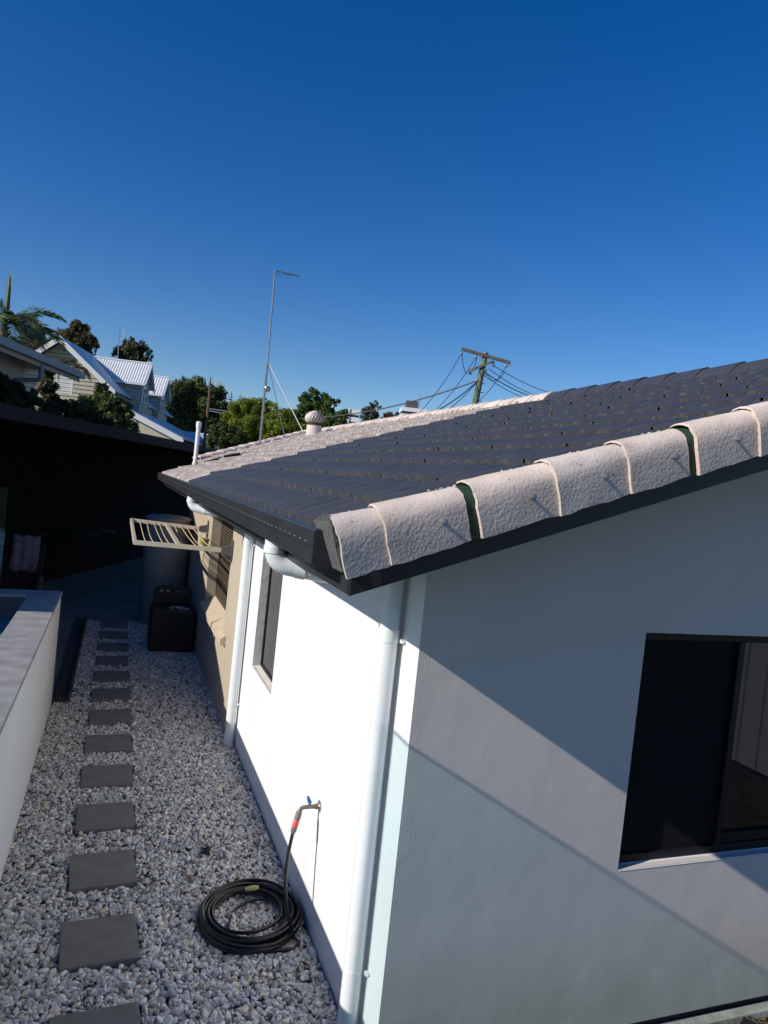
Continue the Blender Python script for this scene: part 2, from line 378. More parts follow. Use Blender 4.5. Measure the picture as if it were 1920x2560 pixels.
# side white wall with the tall window opening
def wall_grid(name, S, T, hole, fmap, depth, m, top=None, reveal_mat=None):
    mb = MB()
    for i in range(len(S)-1):
        for j in range(len(T)-1):
            if (i, j) in hole: continue
            t1a = t1b = T[j+1]
            if top and j == len(T)-2: t1a, t1b = top(S[i]), top(S[i+1])
            mb.add([fmap(S[i], T[j], 0), fmap(S[i+1], T[j], 0), fmap(S[i+1], t1b, 0), fmap(S[i], t1a, 0)], [(0, 1, 2, 3)])
    for (i, j) in hole:
        a, b, c, d = (S[i], T[j]), (S[i+1], T[j]), (S[i+1], T[j+1]), (S[i], T[j+1])
        for p, q in ((a, b), (b, c), (c, d), (d, a)):
            mb.add([fmap(*p, 0), fmap(*q, 0), fmap(*q, depth), fmap(*p, depth)], [(0, 1, 2, 3)], 1 if reveal_mat else 0)
    return mb.build(name, [m, reveal_mat] if reveal_mat else m, H)
wall_grid('side_wall', [0, 2.70, 3.55, 4.32], [-.08, .92, 2.12, 2.50], [(1, 1)], lambda s, t, d: (d, s, t), .11, M['white_wall'], reveal_mat=M['reveal'])
gt = lambda x: 2.47+SL*(x if x <= RX else 2*RX-x)
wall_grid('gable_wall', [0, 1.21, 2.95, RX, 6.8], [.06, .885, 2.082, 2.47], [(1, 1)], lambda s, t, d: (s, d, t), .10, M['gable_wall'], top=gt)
wall_grid('beige_wall', [4.32, 5.07, 6.92, 10.1], [-.08, .82, 2.1, 2.5], [(1, 1)], lambda s, t, d: (-.05+d, s, t), .14, M['beige_wall'])
m = MB(); m.box(-.05, .0, 4.318, 4.32, -.08, 2.5); m.build('wall_return', M['beige_wall'], H)
m = MB(); m.box(-.04, 6.8, 10.1, 10.3, -.08, 2.5); m.box(6.8, 7.0, 0, 10.3, -.08, 2.5); m.build('back_wall', M['beige_wall'], H)
m = MB(); m.box(.0, 6.8, .035, .05, -.09, .0598); m.build('base_gap_shade', M['gap'], H)  # recess backing coloured dark for the shadow under the wall overhang
m = MB(); m.box(.02, 6.8, -.035, .03, -.2, .004); m.build('footing', M['footing'], H, bevel=.004)

# tall narrow window in the white wall
wn = MB(); wn.box(.085, .10, 2.72, 3.53, .94, 2.1); f = wn.build('window', M['blind'], H)
m = MB()
for b in ((2.702, 2.745, .922, 2.118), (3.505, 3.548, .922, 2.118), (2.745, 3.505, .922, .955)): m.box(.07, .105, b[0], b[1], b[2], b[3])
m.build('frame', M['window_frame'], f)
m = MB(); m.add([(-.004, 2.702, .917), (-.004, 3.548, .917), (.07, 3.548, .926), (.07, 2.702, .926)], [(0, 1, 2, 3)]); m.build('sill', M['cream_sill'], f)
# beige window with diamond security grille
wn = MB(); wn.box(.10, .115, 5.09, 6.90, .96, 2.09); f = wn.build('window', M['glass_black'], H)
m = MB()
L0, L1, Z0, Z1 = 5.11, 6.88, .97, 2.08
z = Z0+.02
while z < Z1: m.box(.083, .087, L0, L1, z, z+.013); z += .034
y = L0+.06
while y < L1: m.box(.0872, .091, y, y+.02, Z0, Z1); y += .11
for y in (5.10, 6.89): m.box(.07, .1, y-.02, y+.02, .955, 2.095)
for z in (.97, 2.08): m.box(.07, .1, 5.12, 6.87, z-.015, z+.015)
m.build('security_grille', M['grille'], f)
m = MB(); m.prism([(.088, 5.073, .955), (-.053, 5.073, .875), (-.053, 5.073, .825), (.088, 5.073, .825)], (0, 1.844, 0)); m.prism([(-.0535, 4.87, .875), (-.11, 4.87, .842), (-.11, 4.87, .775), (-.0535, 4.87, .775)], (0, 2.10, 0)); m.build('sill', M['beige_sill'], f)
# gable sliding window: insect screen on the left, bare glass on the right
wn = MB(); wn.box(1.93, 2.94, .085, .095, .90, 2.07); f = wn.build('window', M['glass_black'], H)
m = MB(); m.box(1.235, 1.90, .066, .072, .92, 2.04); m.build('insect_screen', M['screen'], f)
m = MB()
m.box(1.212, 2.948, .05, .0998, 2.035, 2.081); m.box(1.212, 2.948, .05, .0998, .888, .93)
m.box(1.212, 1.240, .05, .0998, .93, 2.035); m.box(2.92, 2.948, .05, .0998, .93, 2.035)
m.build('frame', M['window_frame'], f, bevel=.003)
m = MB(); m.box(1.878, 1.90, .04, .064, .93, 2.035); m.box(1.905, 1.938, .058, .084, .93, 2.035); m.box(1.938, 2.92, .062, .084, .93, .985); m.build('sash', M['window_frame'], f, bevel=.003)
m = MB(); m.add([(1.212, -.003, .880), (2.948, -.003, .880), (2.948, .06, .8875), (1.212, .06, .8875)], [(0, 1, 2, 3)]); m.build('sill', M['white_paint'], f)

# ---- roof tiles: overlapping courses of double-roll tiles
G = .302; X0S = -.37; PT = .165
def roll(y):
    fr = ((y+.0525) / PT) % 1.0; a = np.abs(fr-.5)/.32
    return np.where(a < 1, .030*np.sqrt(np.clip(1-a*a, 0, 1)), 0)
def hipA(x): return 9.5-x
def hipB(x): return 12.34+x
def tile_roof(name, mats, y0, y1f, xmin, xmax, ystart=None, weather=0.0):
    mb_v, mb_f, mb_m = [], [], []
    k0 = int(round((xmin-X0S)/G)); k = k0
    while True:
        xa = X0S+k*G; xb = xa+G+.0
        if k == k0: xa = xmin
        if xa >= xmax-.01: break
        xb = min(X0S+(k+1)*G, xmax)
        ys0 = ystart(.5*(xa+xb)) if ystart else y0
        y1 = y1f(.5*(xa+xb))
        n = max(2, int((y1-ys0)/(PT/10))); ys = np.linspace(ys0, y1, n+1)
        tj = np.floor((ys+.0525)/(2*PT)).astype(int)
        jit = np.array([((t*7919+k*104729) % 97)/97-.5 for t in tj])
        h = roll(ys); lift = .016+.006*weather+jit*.006*(1+weather) if k > k0 else -.008
        xaj = xa-jit*.012*(1+weather)
        xo = xb+.02
        TZ = -.022; za = rz(xa)+h+lift+TZ; zb = rz(xb)+h*.98+.002+TZ
        zmid = (za+zb)/2-.001
        zlow = rz(xa)+h*.96-.004+TZ if k > k0 else rz(xa)+TZ-.025+h*0                       # the course below, where this one rests on it
        base = len(mb_v); N = n+1
        mb_v += [(xaj[i], ys[i], zlow[i]) for i in range(N)]
        mb_v += [(xaj[i]-.002, ys[i], za[i]-.006) for i in range(N)]
        mb_v += [(xaj[i]+.006, ys[i], za[i]) for i in range(N)]
        mb_v += [(.5*(xa+xb), ys[i], zmid[i]) for i in range(N)]
        mb_v += [(xo, ys[i], zb[i]) for i in range(N)]
        fr = ((.5*(ys[1:]+ys[:-1])+.0525)/PT); ri = np.floor(fr).astype(int); fr = fr % 1
        for i in range(n):
            hole = (ri[i]+k) % 2 == 0 and abs(fr[i]-.5) < .055 and k > k0 and weather < 1 and (ri[i]*37+k*101) % 7 < 3
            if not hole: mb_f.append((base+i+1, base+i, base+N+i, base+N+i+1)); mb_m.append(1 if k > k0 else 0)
            for r in (1, 2, 3):
                mb_f.append((base+r*N+i+1, base+r*N+i, base+(r+1)*N+i, base+(r+1)*N+i+1)); mb_m.append(0)
        k += 1
    b = MB(); b.v = mb_v; b.f = mb_f; b.mi = mb_m
    return b.build(name, mats, H, smooth=True)
YD = 4.85
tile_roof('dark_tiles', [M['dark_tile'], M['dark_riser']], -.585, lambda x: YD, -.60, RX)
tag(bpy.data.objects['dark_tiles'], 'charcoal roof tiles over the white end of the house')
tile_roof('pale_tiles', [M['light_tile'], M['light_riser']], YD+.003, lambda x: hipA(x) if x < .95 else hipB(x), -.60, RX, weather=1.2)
tag(bpy.data.objects['pale_tiles'], 'weathered pinkish white roof tiles over the beige end')
# back wing of the pale roof beyond the notch
tile_roof('wing_tiles', [M['light_tile'], M['light_riser']], 0, lambda x: hipB(x), X0S+G*2-.02, .96, ystart=lambda x: 12.1-(x-.2)*2.4, weather=1.2)
# other slope and hip ends (seen from elsewhere)
m = MB()
m.add([(RX, -.58, rz(RX)), (7.45, -.58, rz(7.45)), (7.45, 15.7, rz(7.45)), (RX, 15.74, rz(RX))], [(0, 1, 2, 3)])
m.add([(RX, 15.74, rz(RX)-.01), (.2, 12.54, rz(.2)-.01), (.2, 15.7, rz(.2)-.4), (RX, 17.5, rz(RX)-1.5)], [(0, 1, 2, 3)])
m.add([(.95, 8.55, rz(.95)-.01), (-.63, 10.13, rz(-.63)-.01), (.3, 10.4, rz(-.63)-.02), (.9, 10.4, rz(.2)-.1)], [(0, 1, 2, 3)])
m.build('far_slope', M['light_tile'], H)
# under-sheet so that no daylight shows through the tiles
m = MB(); m.add([(-.6, -.57, rz(-.6)-.07), (-.6, 10.0, rz(-.6)-.07), (.95, 8.5, rz(.95)-.07), (.95, 13.2, rz(.95)-.07), (RX, 15.6, rz(RX)-.07), (RX, -.57, rz(RX)-.07)], [(0, 1, 2, 3, 4, 5)])
m.build('underlay', M['black_board'], H)

# ---- barge (rake) caps along the gable edge
def cap_profile(lift):
    o = [(.088, -.012), (.075, -.002), (.055, .003), (.034, .005), (.010, .002), (-.009, -.006), (-.023, -.017), (-.0325, -.031), (-.0360, -.046), (-.0360, -.070), (-.033, -.105), (-.0295, -.14), (-.026, -.173)]
    return [(a-(lift if b < .03 and a < 0 else lift*.5 if a < .03 else 0), b+(lift if a > -.02 else lift*.4 if b > -.02 else 0)) for a, b in o]
def rake_cap(xa, xb, seed, name='rake_cap', m=None, lift=.014, sub=8, grow=0.0):
    rr = random.Random(seed); P0 = cap_profile(lift+grow); P1 = cap_profile(grow); th = .017
    mb = MB(); NS = sub; ring = []
    for k in range(NS+1):
        t = k/NS; x = xa+(xb-xa)*t; pr = []
        for (a0, b0), (a1, b1) in zip(P0, P1):
            a = a0+(a1-a0)*t; b = b0+(b1-b0)*t
            jx = rr.uniform(-.003, .003) if k in (0, NS) else 0
            pr.append((x+jx-.335*(b+.173), -.60+a+rr.uniform(-.0012, .0012), rz(x)+b+rr.uniform(-.0015, .0015)+(rr.uniform(-.004, .004) if b < -.16 else 0)))
        ring.append(pr)
    n = len(P0)
    outer = [p for rg in ring for p in rg]
    inner = []
    for rg in ring:
        for j, (x, y, z) in enumerate(rg):
            a, b = P0[j]
            dy = th if b < .0 else th*.3; dz = -th if b > .03 else -th*.4 if b > 0 else 0
            inner.append((x, y+dy, z+dz))
    N = len(outer); fs = []; ms = []
    for k in range(NS):
        for j in range(n-1):
            q = (k*n+j, k*n+j+1, (k+1)*n+j+1, (k+1)*n+j)
            fs.append(q); fs.append(tuple(N+i for i in q[::-1]))
    for k in (0, NS):
        for j in range(n-1):
            q = (k*n+j, N+k*n+j, N+k*n+j+1, k*n+j+1); fs.append(q if k == 0 else q[::-1])
    for k in range(NS):
        for j in (0, n-1): fs.append((k*n+j, (k+1)*n+j, N+(k+1)*n+j, N+k*n+j))
    mb.add(outer+inner, fs)
    o = mb.build(name, m or M['cap'], H, smooth=True)
    return o
JN = [-.572, -.425, -.105, .199, .495, .799, 1.10, 1.405, 1.71, 2.01, 2.31, 2.62, 2.92, 3.22, 3.45]
for i in range(len(JN)-1):
    gap = .034 if i in (1, 4) else -.03
    o = rake_cap(JN[i], JN[i+1]-gap, 40+i)
    if i in (1, 4):
        rake_cap(JN[i+1]-.10, JN[i+1]+.06, 80+i, 'green_seal', M['green_seal'], lift=0, sub=2, grow=-.005)
    # fixing screw with its washer
    x = (JN[i]+JN[i+1])/2+random.uniform(.0, .03)
    if i: 
        s = MB(); zc = rz(x)-.075
        s.lathe([(.013, 0), (.013, .004), (.007, .006), (.007, .024), (.011, .025), (.011, .033), (.004, .036)], (x, -.631, zc), 10, axis=(-.1, -1, .1)); s.build('screw', M['galv'], o, smooth=True)
    # mortar bedding squeezed out on the tile side of each joint
    if i:
        b = MB(); nn = 7
        for q in range(nn):
            y = -.55+q*.033; x = JN[i]-.012-q*.013; r = .020*(1-q/nn*.75)
            b.lathe([(.001, -r*.9), (r*.8, -r*.5), (r, 0), (r*.7, r*.55), (.001, r*.75)], (x+random.uniform(-.006, .006), y, rz(x)+.004-q*.0005+random.uniform(-.002, .003)), 7)
        b.build('mortar', M['mortar'], H, smooth=True)
m = MB(); x = -.585
m.prism([(x-.06, -.44, rz(x)-.005), (x-.07, -.58, rz(x)+.03), (x-.055, -.618, rz(x)+.01), (x-.02, -.622, rz(x)-.10), (x-.0, -.622, rz(x)-.15), (x-.0, -.50, rz(x)-.15)], (.02, 0, .0)); m.build('end_plug', M['grey_plug'], H)
# ridge caps, dark over the new part and pale over the old
def ridge_cap(y0, y1, m, name):
    b = MB(); n = 8; rings = []
    for y, l in ((y0, .022), (y0+.02, .022), (y1, .0)):
        rings.append([(RX-.16+.32*j/n, y, rz(RX)+.062-.128*abs(2*j/n-1)**1.6+l*.7) for j in range(n+1)])
    for k in range(2):
        for j in range(n): b.add([rings[k][j], rings[k][j+1], rings[k+1][j+1], rings[k+1][j]], [(0, 1, 2, 3)])
    b.add(rings[0]+[(p[0], p[1], p[2]-.02) for p in rings[0]], [(j, j+1, n+2+j, n+1+j) for j in range(n)])
    return b.build(name, m, H, smooth=True)
y = -.62
while y < 15.5:
    ridge_cap(y, y+.42, M['dark_tile'] if y < 4.2 else M['cap'], 'ridge_cap'); y += .385
def hip_caps(p, q, n):
    p, q = Vector(p), Vector(q); d = (q-p)/n; s = d.cross(Vector((0, 0, 1))).normalized()
    for k in range(n):
        b = MB(); a = p+d*k; e = a+d*1.1; rr = []
        for c, l in ((a, .02), (e, 0)):
            rr.append([c+s*(.11*math.cos(t))+Vector((0, 0, .02+l+.055*math.sin(t))) for t in [math.pi*j/6 for j in range(7)]])
        for j in range(6): b.add([rr[0][j], rr[0][j+1], rr[1][j+1], rr[1][j]], [(0, 1, 2, 3)])
        b.add(rr[0]+[v-Vector((0, 0, .03)) for v in rr[0]], [(j, j+1, 8+j, 7+j) for j in range(6)])
        b.build('hip_cap', M['cap'], H, smooth=True)
hip_caps((.2, 12.54, rz(.2)+.01), (RX, 15.74, rz(RX)+.01), 12)

# ---- barge board, soffit, fascia, gutter
m = MB(); m.prism([(-.545, -.60, 2.293), (RX, -.60, 2.479+SL*RX-.006), (RX, -.60, rz(RX)-.03), (-.6, -.60, rz(-.6)-.06), (-.545, -.60, rz(-.545)-.1)], (0, .022, 0))
m.build('barge_board', M['black_board'], H, bevel=.002)
m = MB(); m.add([(-.52, -.578, 2.30), (RX, -.578, 2.47+SL*RX), (RX, 0.02, 2.47+SL*RX), (-.52, 0.02, 2.30)], [(0, 1, 2, 3)])
m.add([(-.52, 0.0, 2.303), (.05, 0.0, 2.46), (.05, 10.1, 2.46), (-.52, 10.1, 2.303)], [(0, 1, 2, 3)]); m.build('soffit', M['black_board'], H)
m = MB(); m.box(-.548, -.526, -.578, 10.12, 2.296, 2.50); m.build('fascia', M['dark_metal'], H, bevel=.002)
m = MB()   # quad gutter profile with rolled lip
prof = [(-.552, 2.46), (-.552, 2.372), (-.645, 2.372), (-.652, 2.380), (-.652, 2.425), (-.656, 2.440), (-.656, 2.488), (-.650, 2.496), (-.628, 2.496), (-.626, 2.486), (-.645, 2.484), (-.645, 2.385), (-.56, 2.380), (-.56, 2.46)]
m.prism([(x, -.51, z) for x, z in prof], (0, 10.66, 0))
gu = m.build('gutter', M['dark_metal'], H, bevel=.0015)
m = MB(); m.prism([(x, -.514, z) for x, z in ((-.552, 2.47), (-.552, 2.37), (-.647, 2.37), (-.658, 2.38), (-.658, 2.491), (-.62, 2.491))], (0, .003, 0)); m.build('end_cap', M['dark_metal'], gu)
def slot_mat():
    m = mat('slot_strip', (.028, .030, .033), .45); t = m.node_tree; b = t.nodes['Principled BSDF']; tc = t.nodes.new('ShaderNodeTexCoord'); sx = t.nodes.new('ShaderNodeSeparateXYZ'); t.links.new(tc.outputs['Object'], sx.inputs[0])
    a = t.nodes.new('ShaderNodeMath'); a.operation = 'DIVIDE'; a.inputs[1].default_value = .083; t.links.new(sx.outputs[1], a.inputs[0])
    f = t.nodes.new('ShaderNodeMath'); f.operation = 'FRACT'; t.links.new(a.outputs[0], f.inputs[0]); g_ = t.nodes.new('ShaderNodeMath'); g_.operation = 'LESS_THAN'; g_.inputs[1].default_value = .30; t.links.new(f.outputs[0], g_.inputs[0])
    mx = t.nodes.new('ShaderNodeMix'); mx.data_type = 'RGBA'; t.links.new(g_.outputs[0], mx.inputs[0]); mx.inputs[6].default_value = (.028, .030, .033, 1); mx.inputs[7].default_value = (.20, .20, .20, 1); t.links.new(mx.outputs[2], b.inputs['Base Color']); return m
m = MB(); m.box(-.6567, -.6545, -.44, 10.1, 2.445, 2.448); m.build('slot_strip', slot_mat(), gu)

# ---- downpipes with elbows, collars and wall clips
def downpipe(y_out, y_wall, xw, zb, lab):
    pts = bend([(-.60, y_out, 2.40), (-.60, y_out, 2.268), (-.28, (y_out*.45+y_wall*.55), 2.235)], .075, 8)
    pts2 = bend([pts[-1], (xw, y_wall, 2.34), (xw, y_wall, zb)], .06, 8)
    m = MB(); m.tube(pts+pts2[1:], .045, 20); o = m.build('downpipe', M['pvc'], H, smooth=True)
    tag(o, lab)
    for a, b in (((-.60, y_out, 2.345), (-.60, y_out, 2.315)), ((-.50, y_out*.85+y_wall*.15, 2.258), (-.455, y_out*.75+y_wall*.25, 2.253)), ((xw, y_wall, 2.02), (xw, y_wall, 1.96))):
        m = MB(); m.tube([a, b], .0485, 20); m.build('collar', M['pvc'], o, smooth=True)
    for z in (1.97, .42):
        m = MB(); m.tube([(xw, y_wall, z+.008), (xw, y_wall, z-.008)], .0465, 20); m.box(-.02, -.001, y_wall-.060, y_wall-.040, z-.008, z+.008)
        m.lathe([(.004, 0), (.004, .006), (.002, .008)], (-.01, y_wall-.060, z), 8, axis=(0, -1, 0)); m.build('clip', M['pvc'], o, smooth=True)
    return o
downpipe(.34, .215, -.062, -.02, 'near white downpipe beside the house corner')
downpipe(4.28, 4.02, -.062, -.02, 'far white downpipe where white wall meets beige')

# ------------------------------------------------------------------ garden tap, hose
T = thing('garden_tap', (0, 1.15, .745), 'brass garden tap with blue handle on the white wall', 'tap')
m = MB(); m.lathe([(.034, .001), (.034, .004), (.024, .010), (.012, .014)], (0, 1.15, .745), 18, axis=(-1, 0, 0)); m.build('wall_flange', M['chrome'], T, smooth=True)
m = MB(); m.tube(bend([(-.008, 1.15, .745), (-.115, 1.142, .748), (-.130, 1.125, .722)], .022, 5), [.0125]+[.0115]*7, 12); m.lathe([(.016, 0), (.016, .02), (.012, .022)], (-.012, 1.15, .745), 6, axis=(-1, 0, 0)); m.build('spout', M['brass'], T, smooth=True)
m = MB(); m.tube([(-.065, 1.147, .755), (-.065, 1.147, .775)], .009, 8); m.prism([(-.052, 1.141, .772), (-.078, 1.141, .772), (-.086, 1.141, .806), (-.075, 1.141, .812)], (0, .014, 0)); m.build('handle', M['blue_plastic'], T, bevel=.002)
HO = thing('garden_hose', (-.33, 1.29, .03), 'coiled black garden hose on the pebbles, connected to the tap', 'hose')
m = MB(); m.lathe([(.017, 0), (.018, .012), (.018, .042), (.014, .046)], (-.128, 1.129, .730), 14, axis=(-.30, -.26, -.92)); cf = m.build('connector', M['grey_plastic'], HO, smooth=True)
m = MB(); m.lathe([(.0165, .046), (.0172, .052), (.0172, .084), (.0165, .088)], (-.128, 1.129, .730), 14, axis=(-.30, -.26, -.92)); m.build('coloured_ring', M['red_plastic'], cf, smooth=True)
m = MB(); m.lathe([(.0175, .088), (.0175, .104), (.0105, .122)], (-.128, 1.129, .730), 14, axis=(-.30, -.26, -.92)); m.build('nut', M['grey_plastic'], cf, smooth=True)
pts = []
s = Vector((-.128, 1.129, .730))+Vector((-.30, -.26, -.92)).normalized()*.115
for t in np.linspace(0, 1, 14):
    pts.append((s.x+(-.115-s.x)*t**2-.035*math.sin(math.pi*t), s.y-.075*t, s.z*(1-t)+.045*t))
a0 = math.atan2(pts[-1][1]-1.28, pts[-1][0]+.335)
x, y, z = pts[-1]
pts += [(-.09, 1.00, .030), (-.13, .955, .022)]
hr = random.Random(5)
turns = 13.2; n = int(turns*44); a0 = math.atan2(.955-1.29, -.13+.335)
lay = [.335, .322, .308, .328, .295, .315, .280, .300, .262, .285, .240, .262, .218, .235, .2]
cxs = [hr.uniform(-.022, .022) for _ in range(15)]; cys = [hr.uniform(-.02, .02) for _ in range(15)]
def lerp(L, f): i = int(f); return L[i]*(1-(f-i))+L[min(i+1, len(L)-1)]*(f-i)
for q in range(6, n):
    f = q/44; a = a0-q/44*2*math.pi
    r = lerp(lay, f); zc = .024+lerp([0, .022, .006, .042, .016, .060, .010, .038, .022, .060, .012, .034, .044, .014, .02], f)
    pts.append((-.335+lerp(cxs, f)+r*math.cos(a)*.90, 1.285+lerp(cys, f)+r*math.sin(a)*.99, zc+.004*math.sin(a*3+f)))
lx, ly, lz = pts[-1]
pts2 = [Vector(p) for p in pts]
m = MB(); m.tube(pts2, .0102, 9); m.build('hose_coil', M['hose'], HO, smooth=True)
e = pts2[-1]; dr = (pts2[-1]-pts2[-4]).normalized()
# inner loose end with the yellow fitting
ie = Vector((-.30, 1.475, .086)); idr = Vector((1, .05, .0)).normalized()
lp = [(-.50, 1.10, .03), (-.545, 1.20, .028), (-.545, 1.32, .03), (-.50, 1.41, .055), (-.40, 1.468, .08), (-.325, 1.475, .086)]
m = MB(); m.tube(bend(lp, .05, 4), .0095, 9)
lp2 = [(-.455, 1.13, .02), (-.46, 1.24, .022), (-.40, 1.37, .03), (-.30, 1.43, .04), (-.20, 1.42, .045), (-.14, 1.36, .05)]
m.tube(bend(lp2, .05, 4), .0095, 9); m.build('loose_loop', M['hose'], HO, smooth=True)
m = MB(); m.lathe([(.012, -.025), (.014, 0), (.0165, .004), (.0165, .04), (.013, .043), (.013, .06)], ie, 14, axis=idr); m.build('yellow_fitting', M['yellow_plastic'], HO, smooth=True)

# ------------------------------------------------------------------ fold-out clothes airer over the beige window
A = thing('clothes_airer', (-.05, 6.1, 1.80), 'cream fold-out clothes airer fixed to the beige wall', 'clothes airer')
nw, fw, no, fo = Vector((-.055, 4.98, 1.79)), Vector((-.055, 7.30, 1.81)), Vector((-1.06, 5.08, 1.80)), Vector((-1.07, 7.50, 1.84))
for b in (nw, fw):
    m = MB(); x, y, z = b
    m.prism([(x, y+.038*math.cos(2*math.pi*q/16), z+.125*math.sin(2*math.pi*q/16)) for q in range(16)], (-.018, 0, 0))
    m.add([(x-.018, y-.032, z-.06), (x-.018, y+.032, z-.06), (x-.018, y+.032, z+.06), (x-.018, y-.032, z+.06), (x-.125, y-.026, z-.035), (x-.125, y+.026, z-.035), (x-.125, y+.026, z+.035), (x-.125, y-.026, z+.035)],
          [(0, 1, 5, 4), (1, 2, 6, 5), (2, 3, 7, 6), (3, 0, 4, 7), (4, 5, 6, 7)])
    m.build('bracket', M['grey_bracket'], A, bevel=.004)
def bar(a, b, wy, wz):
    m = MB(); a, b = Vector(a), Vector(b); d = b-a; s = d.cross(Vector((0, 0, 1))).normalized()*wy; t = Vector((0, 0, wz))
    m.obox(a-s/2-t/2, d, s, t); return m
bar(nw+Vector((-.1, 0, 0)), no, .028, .05).build('side_arm', M['airer_bar'], A, bevel=.004)
bar(fw+Vector((-.1, 0, 0)), fo, .028, .05).build('side_arm', M['airer_bar'], A, bevel=.004)
bar(no, fo, .035, .05).build('front_bar', M['airer_bar'], A, bevel=.004)
mn, mf = nw.lerp(no, .55), fw.lerp(fo, .55)
bar(mn, mf, .05, .025).build('middle_bar', M['airer_bar'], A, bevel=.004)
for q, t in enumerate((.20, .28, .36, .44, .50, .64, .71, .80, .89)):
    a, b = nw.lerp(no, t), fw.lerp(fo, t); sag = (.03, .05, .02, .06, .015, .03, .02, .05, .015)[q]
    m = MB(); m.tube([a.lerp(b, i/8)-Vector((0, 0, sag*math.sin(math.pi*i/8))) for i in range(9)], .0055, 5); m.build('line', M['airer_cord'], A)
PB = MB(); PB.lathe([(.045, 0), (.06, .10), (.063, .11), (.055, .11), (.04, .012)], (-.15, 6.78, 1.62), 12)
PB.tube([(-.21, 6.78, 1.73), (-.2, 6.80, 1.80), (-.15, 6.82, 1.81), (-.09, 6.80, 1.79), (-.09, 6.78, 1.73)], .006, 5)
tag(PB.build('peg_basket', M['yellow_plastic'], smooth=True), 'small yellow peg basket hanging under the airer', 'basket')

# ------------------------------------------------------------------ black appliance, tank
W = thing('appliance', (-.38, 7.8, 0), 'squat black appliance with arched control panel on the shaded pebbles', 'appliance')
m = MB(); m.box(-.69, -.085, 7.5, 8.08, .01, .60); m.build('body', M['black_plastic'], W, bevel=.025, seg=3)
m = MB(); n = 12
m.prism([(-.66, 7.97, .60)]+[(-.39-.27*math.cos(math.pi*k/n), 7.97, .80+.085*math.sin(math.pi*k/n)) for k in range(n+1)]+[(-.12, 7.97, .60)], (0, .10, 0)); pnl = m.build('control_panel', M['black_plastic'], W, bevel=.008)
for x in (-.55, -.46): 
    m = MB(); m.lathe([(.024, 0), (.020, .02), (.008, .024)], (x, 7.97, .80), 12, axis=(0, -1, 0)); m.build('knob', M['galv'], pnl, smooth=True)
m = MB(); m.box(-.36, -.18, 7.966, 7.97, .79, .81); m.build('display', M['grey_plastic'], pnl)
pr = random.Random(3)
for k in range(13):
    m = MB(); m.box(-.036, .036, -.006, .006, -.005, .005); m.box(-.036, .0, .006, .010, -.005, .005)
    o = m.build('clothes_peg', M['peg']); o.location = (pr.uniform(-.50, -.17), pr.uniform(7.60, 7.78), .607+.011*(k % 3)*.5); o.rotation_euler = (0, pr.uniform(-.1, .1), pr.uniform(0, 3.1))
    tag(o, 'white clothes peg in the loose pile on the black appliance', 'clothes peg', 'pegs on the black appliance')
K = thing('water_tank', (-.42, 9.5, 0), 'round grey tank against the wall behind the black appliance', 'tank')
m = MB(); m.lathe([(.35, .02), (.36, .06), (.36, 1.70), (.35, 1.74)], (-.44, 9.5, 0), 36); m.build('body', M['tank'], K, smooth=True)
m = MB(); m.lathe([(.37, 1.741), (.37, 1.765), (.30, 1.80), (.05, 1.82)], (-.44, 9.5, 0), 36); m.build('lid', M['tank'], K, smooth=True)
m = MB(); m.box(-.60, -.50, 9.10, 9.14, 1.42, 1.50); m.tube([(-.55, 9.12, 1.42), (-.62, 9.05, 1.36)], .016, 8)
tag(m.build('blue_cloth_peg_bag', M['blue_plastic'], bevel=.01), 'small blue item hanging on the grey tank', 'bag')

# ------------------------------------------------------------------ pool
P = thing('swimming_pool', (-3, 2, 0), 'raised swimming pool with white outer wall and grey stone coping', 'swimming pool')
m = MB(); m.box(-1.985, -1.735, -3.2, 5.32, -.08, 1.17); m.box(-8, -1.985, 5.07, 5.32, -.08, 1.17); m.build('wall', M['pool_wall'], P)
m = MB(); yy = -3.2; n = 0
while yy < 5.0:
    e = min(yy+.6, 5.33); e = 5.33 if e > 4.9 else e
    m.box(-2.02, -1.728, yy+.0008, e-.0008, 1.173, 1.205); yy = e
    if e == 5.33: break
for k in range(10): m.box(-2.0208-(k+1)*.6, -2.0208-k*.6-.0016, 5.05, 5.33, 1.173, 1.205)
m.build('coping', M['coping'], P, bevel=.002)
m = MB(); m.add([(-8, -3.2, .98), (-1.99, -3.2, .98), (-1.99, 5.065, .98), (-8, 5.065, .98)], [(0, 1, 2, 3)]); m.build('water', M['water'], P)
m = MB(); m.box(-1.99, -1.987, -3.2, 5.065, .2, 1.17); m.box(-8, -1.99, 5.066, 5.069, .2, 1.17); m.build('inner_tiles', M['bld_dark'], P)
m = MB(); m.box(-1.725, -1.58, 5.33, 9.41, -.08, .055); m.box(-1.59, -1.56, 5.33, 9.41, -.08, .085)
tag(m.build('garden_edging', M['edging'], bevel=.004), 'dark sunken channel edging between pool wall and gravel', 'edging')
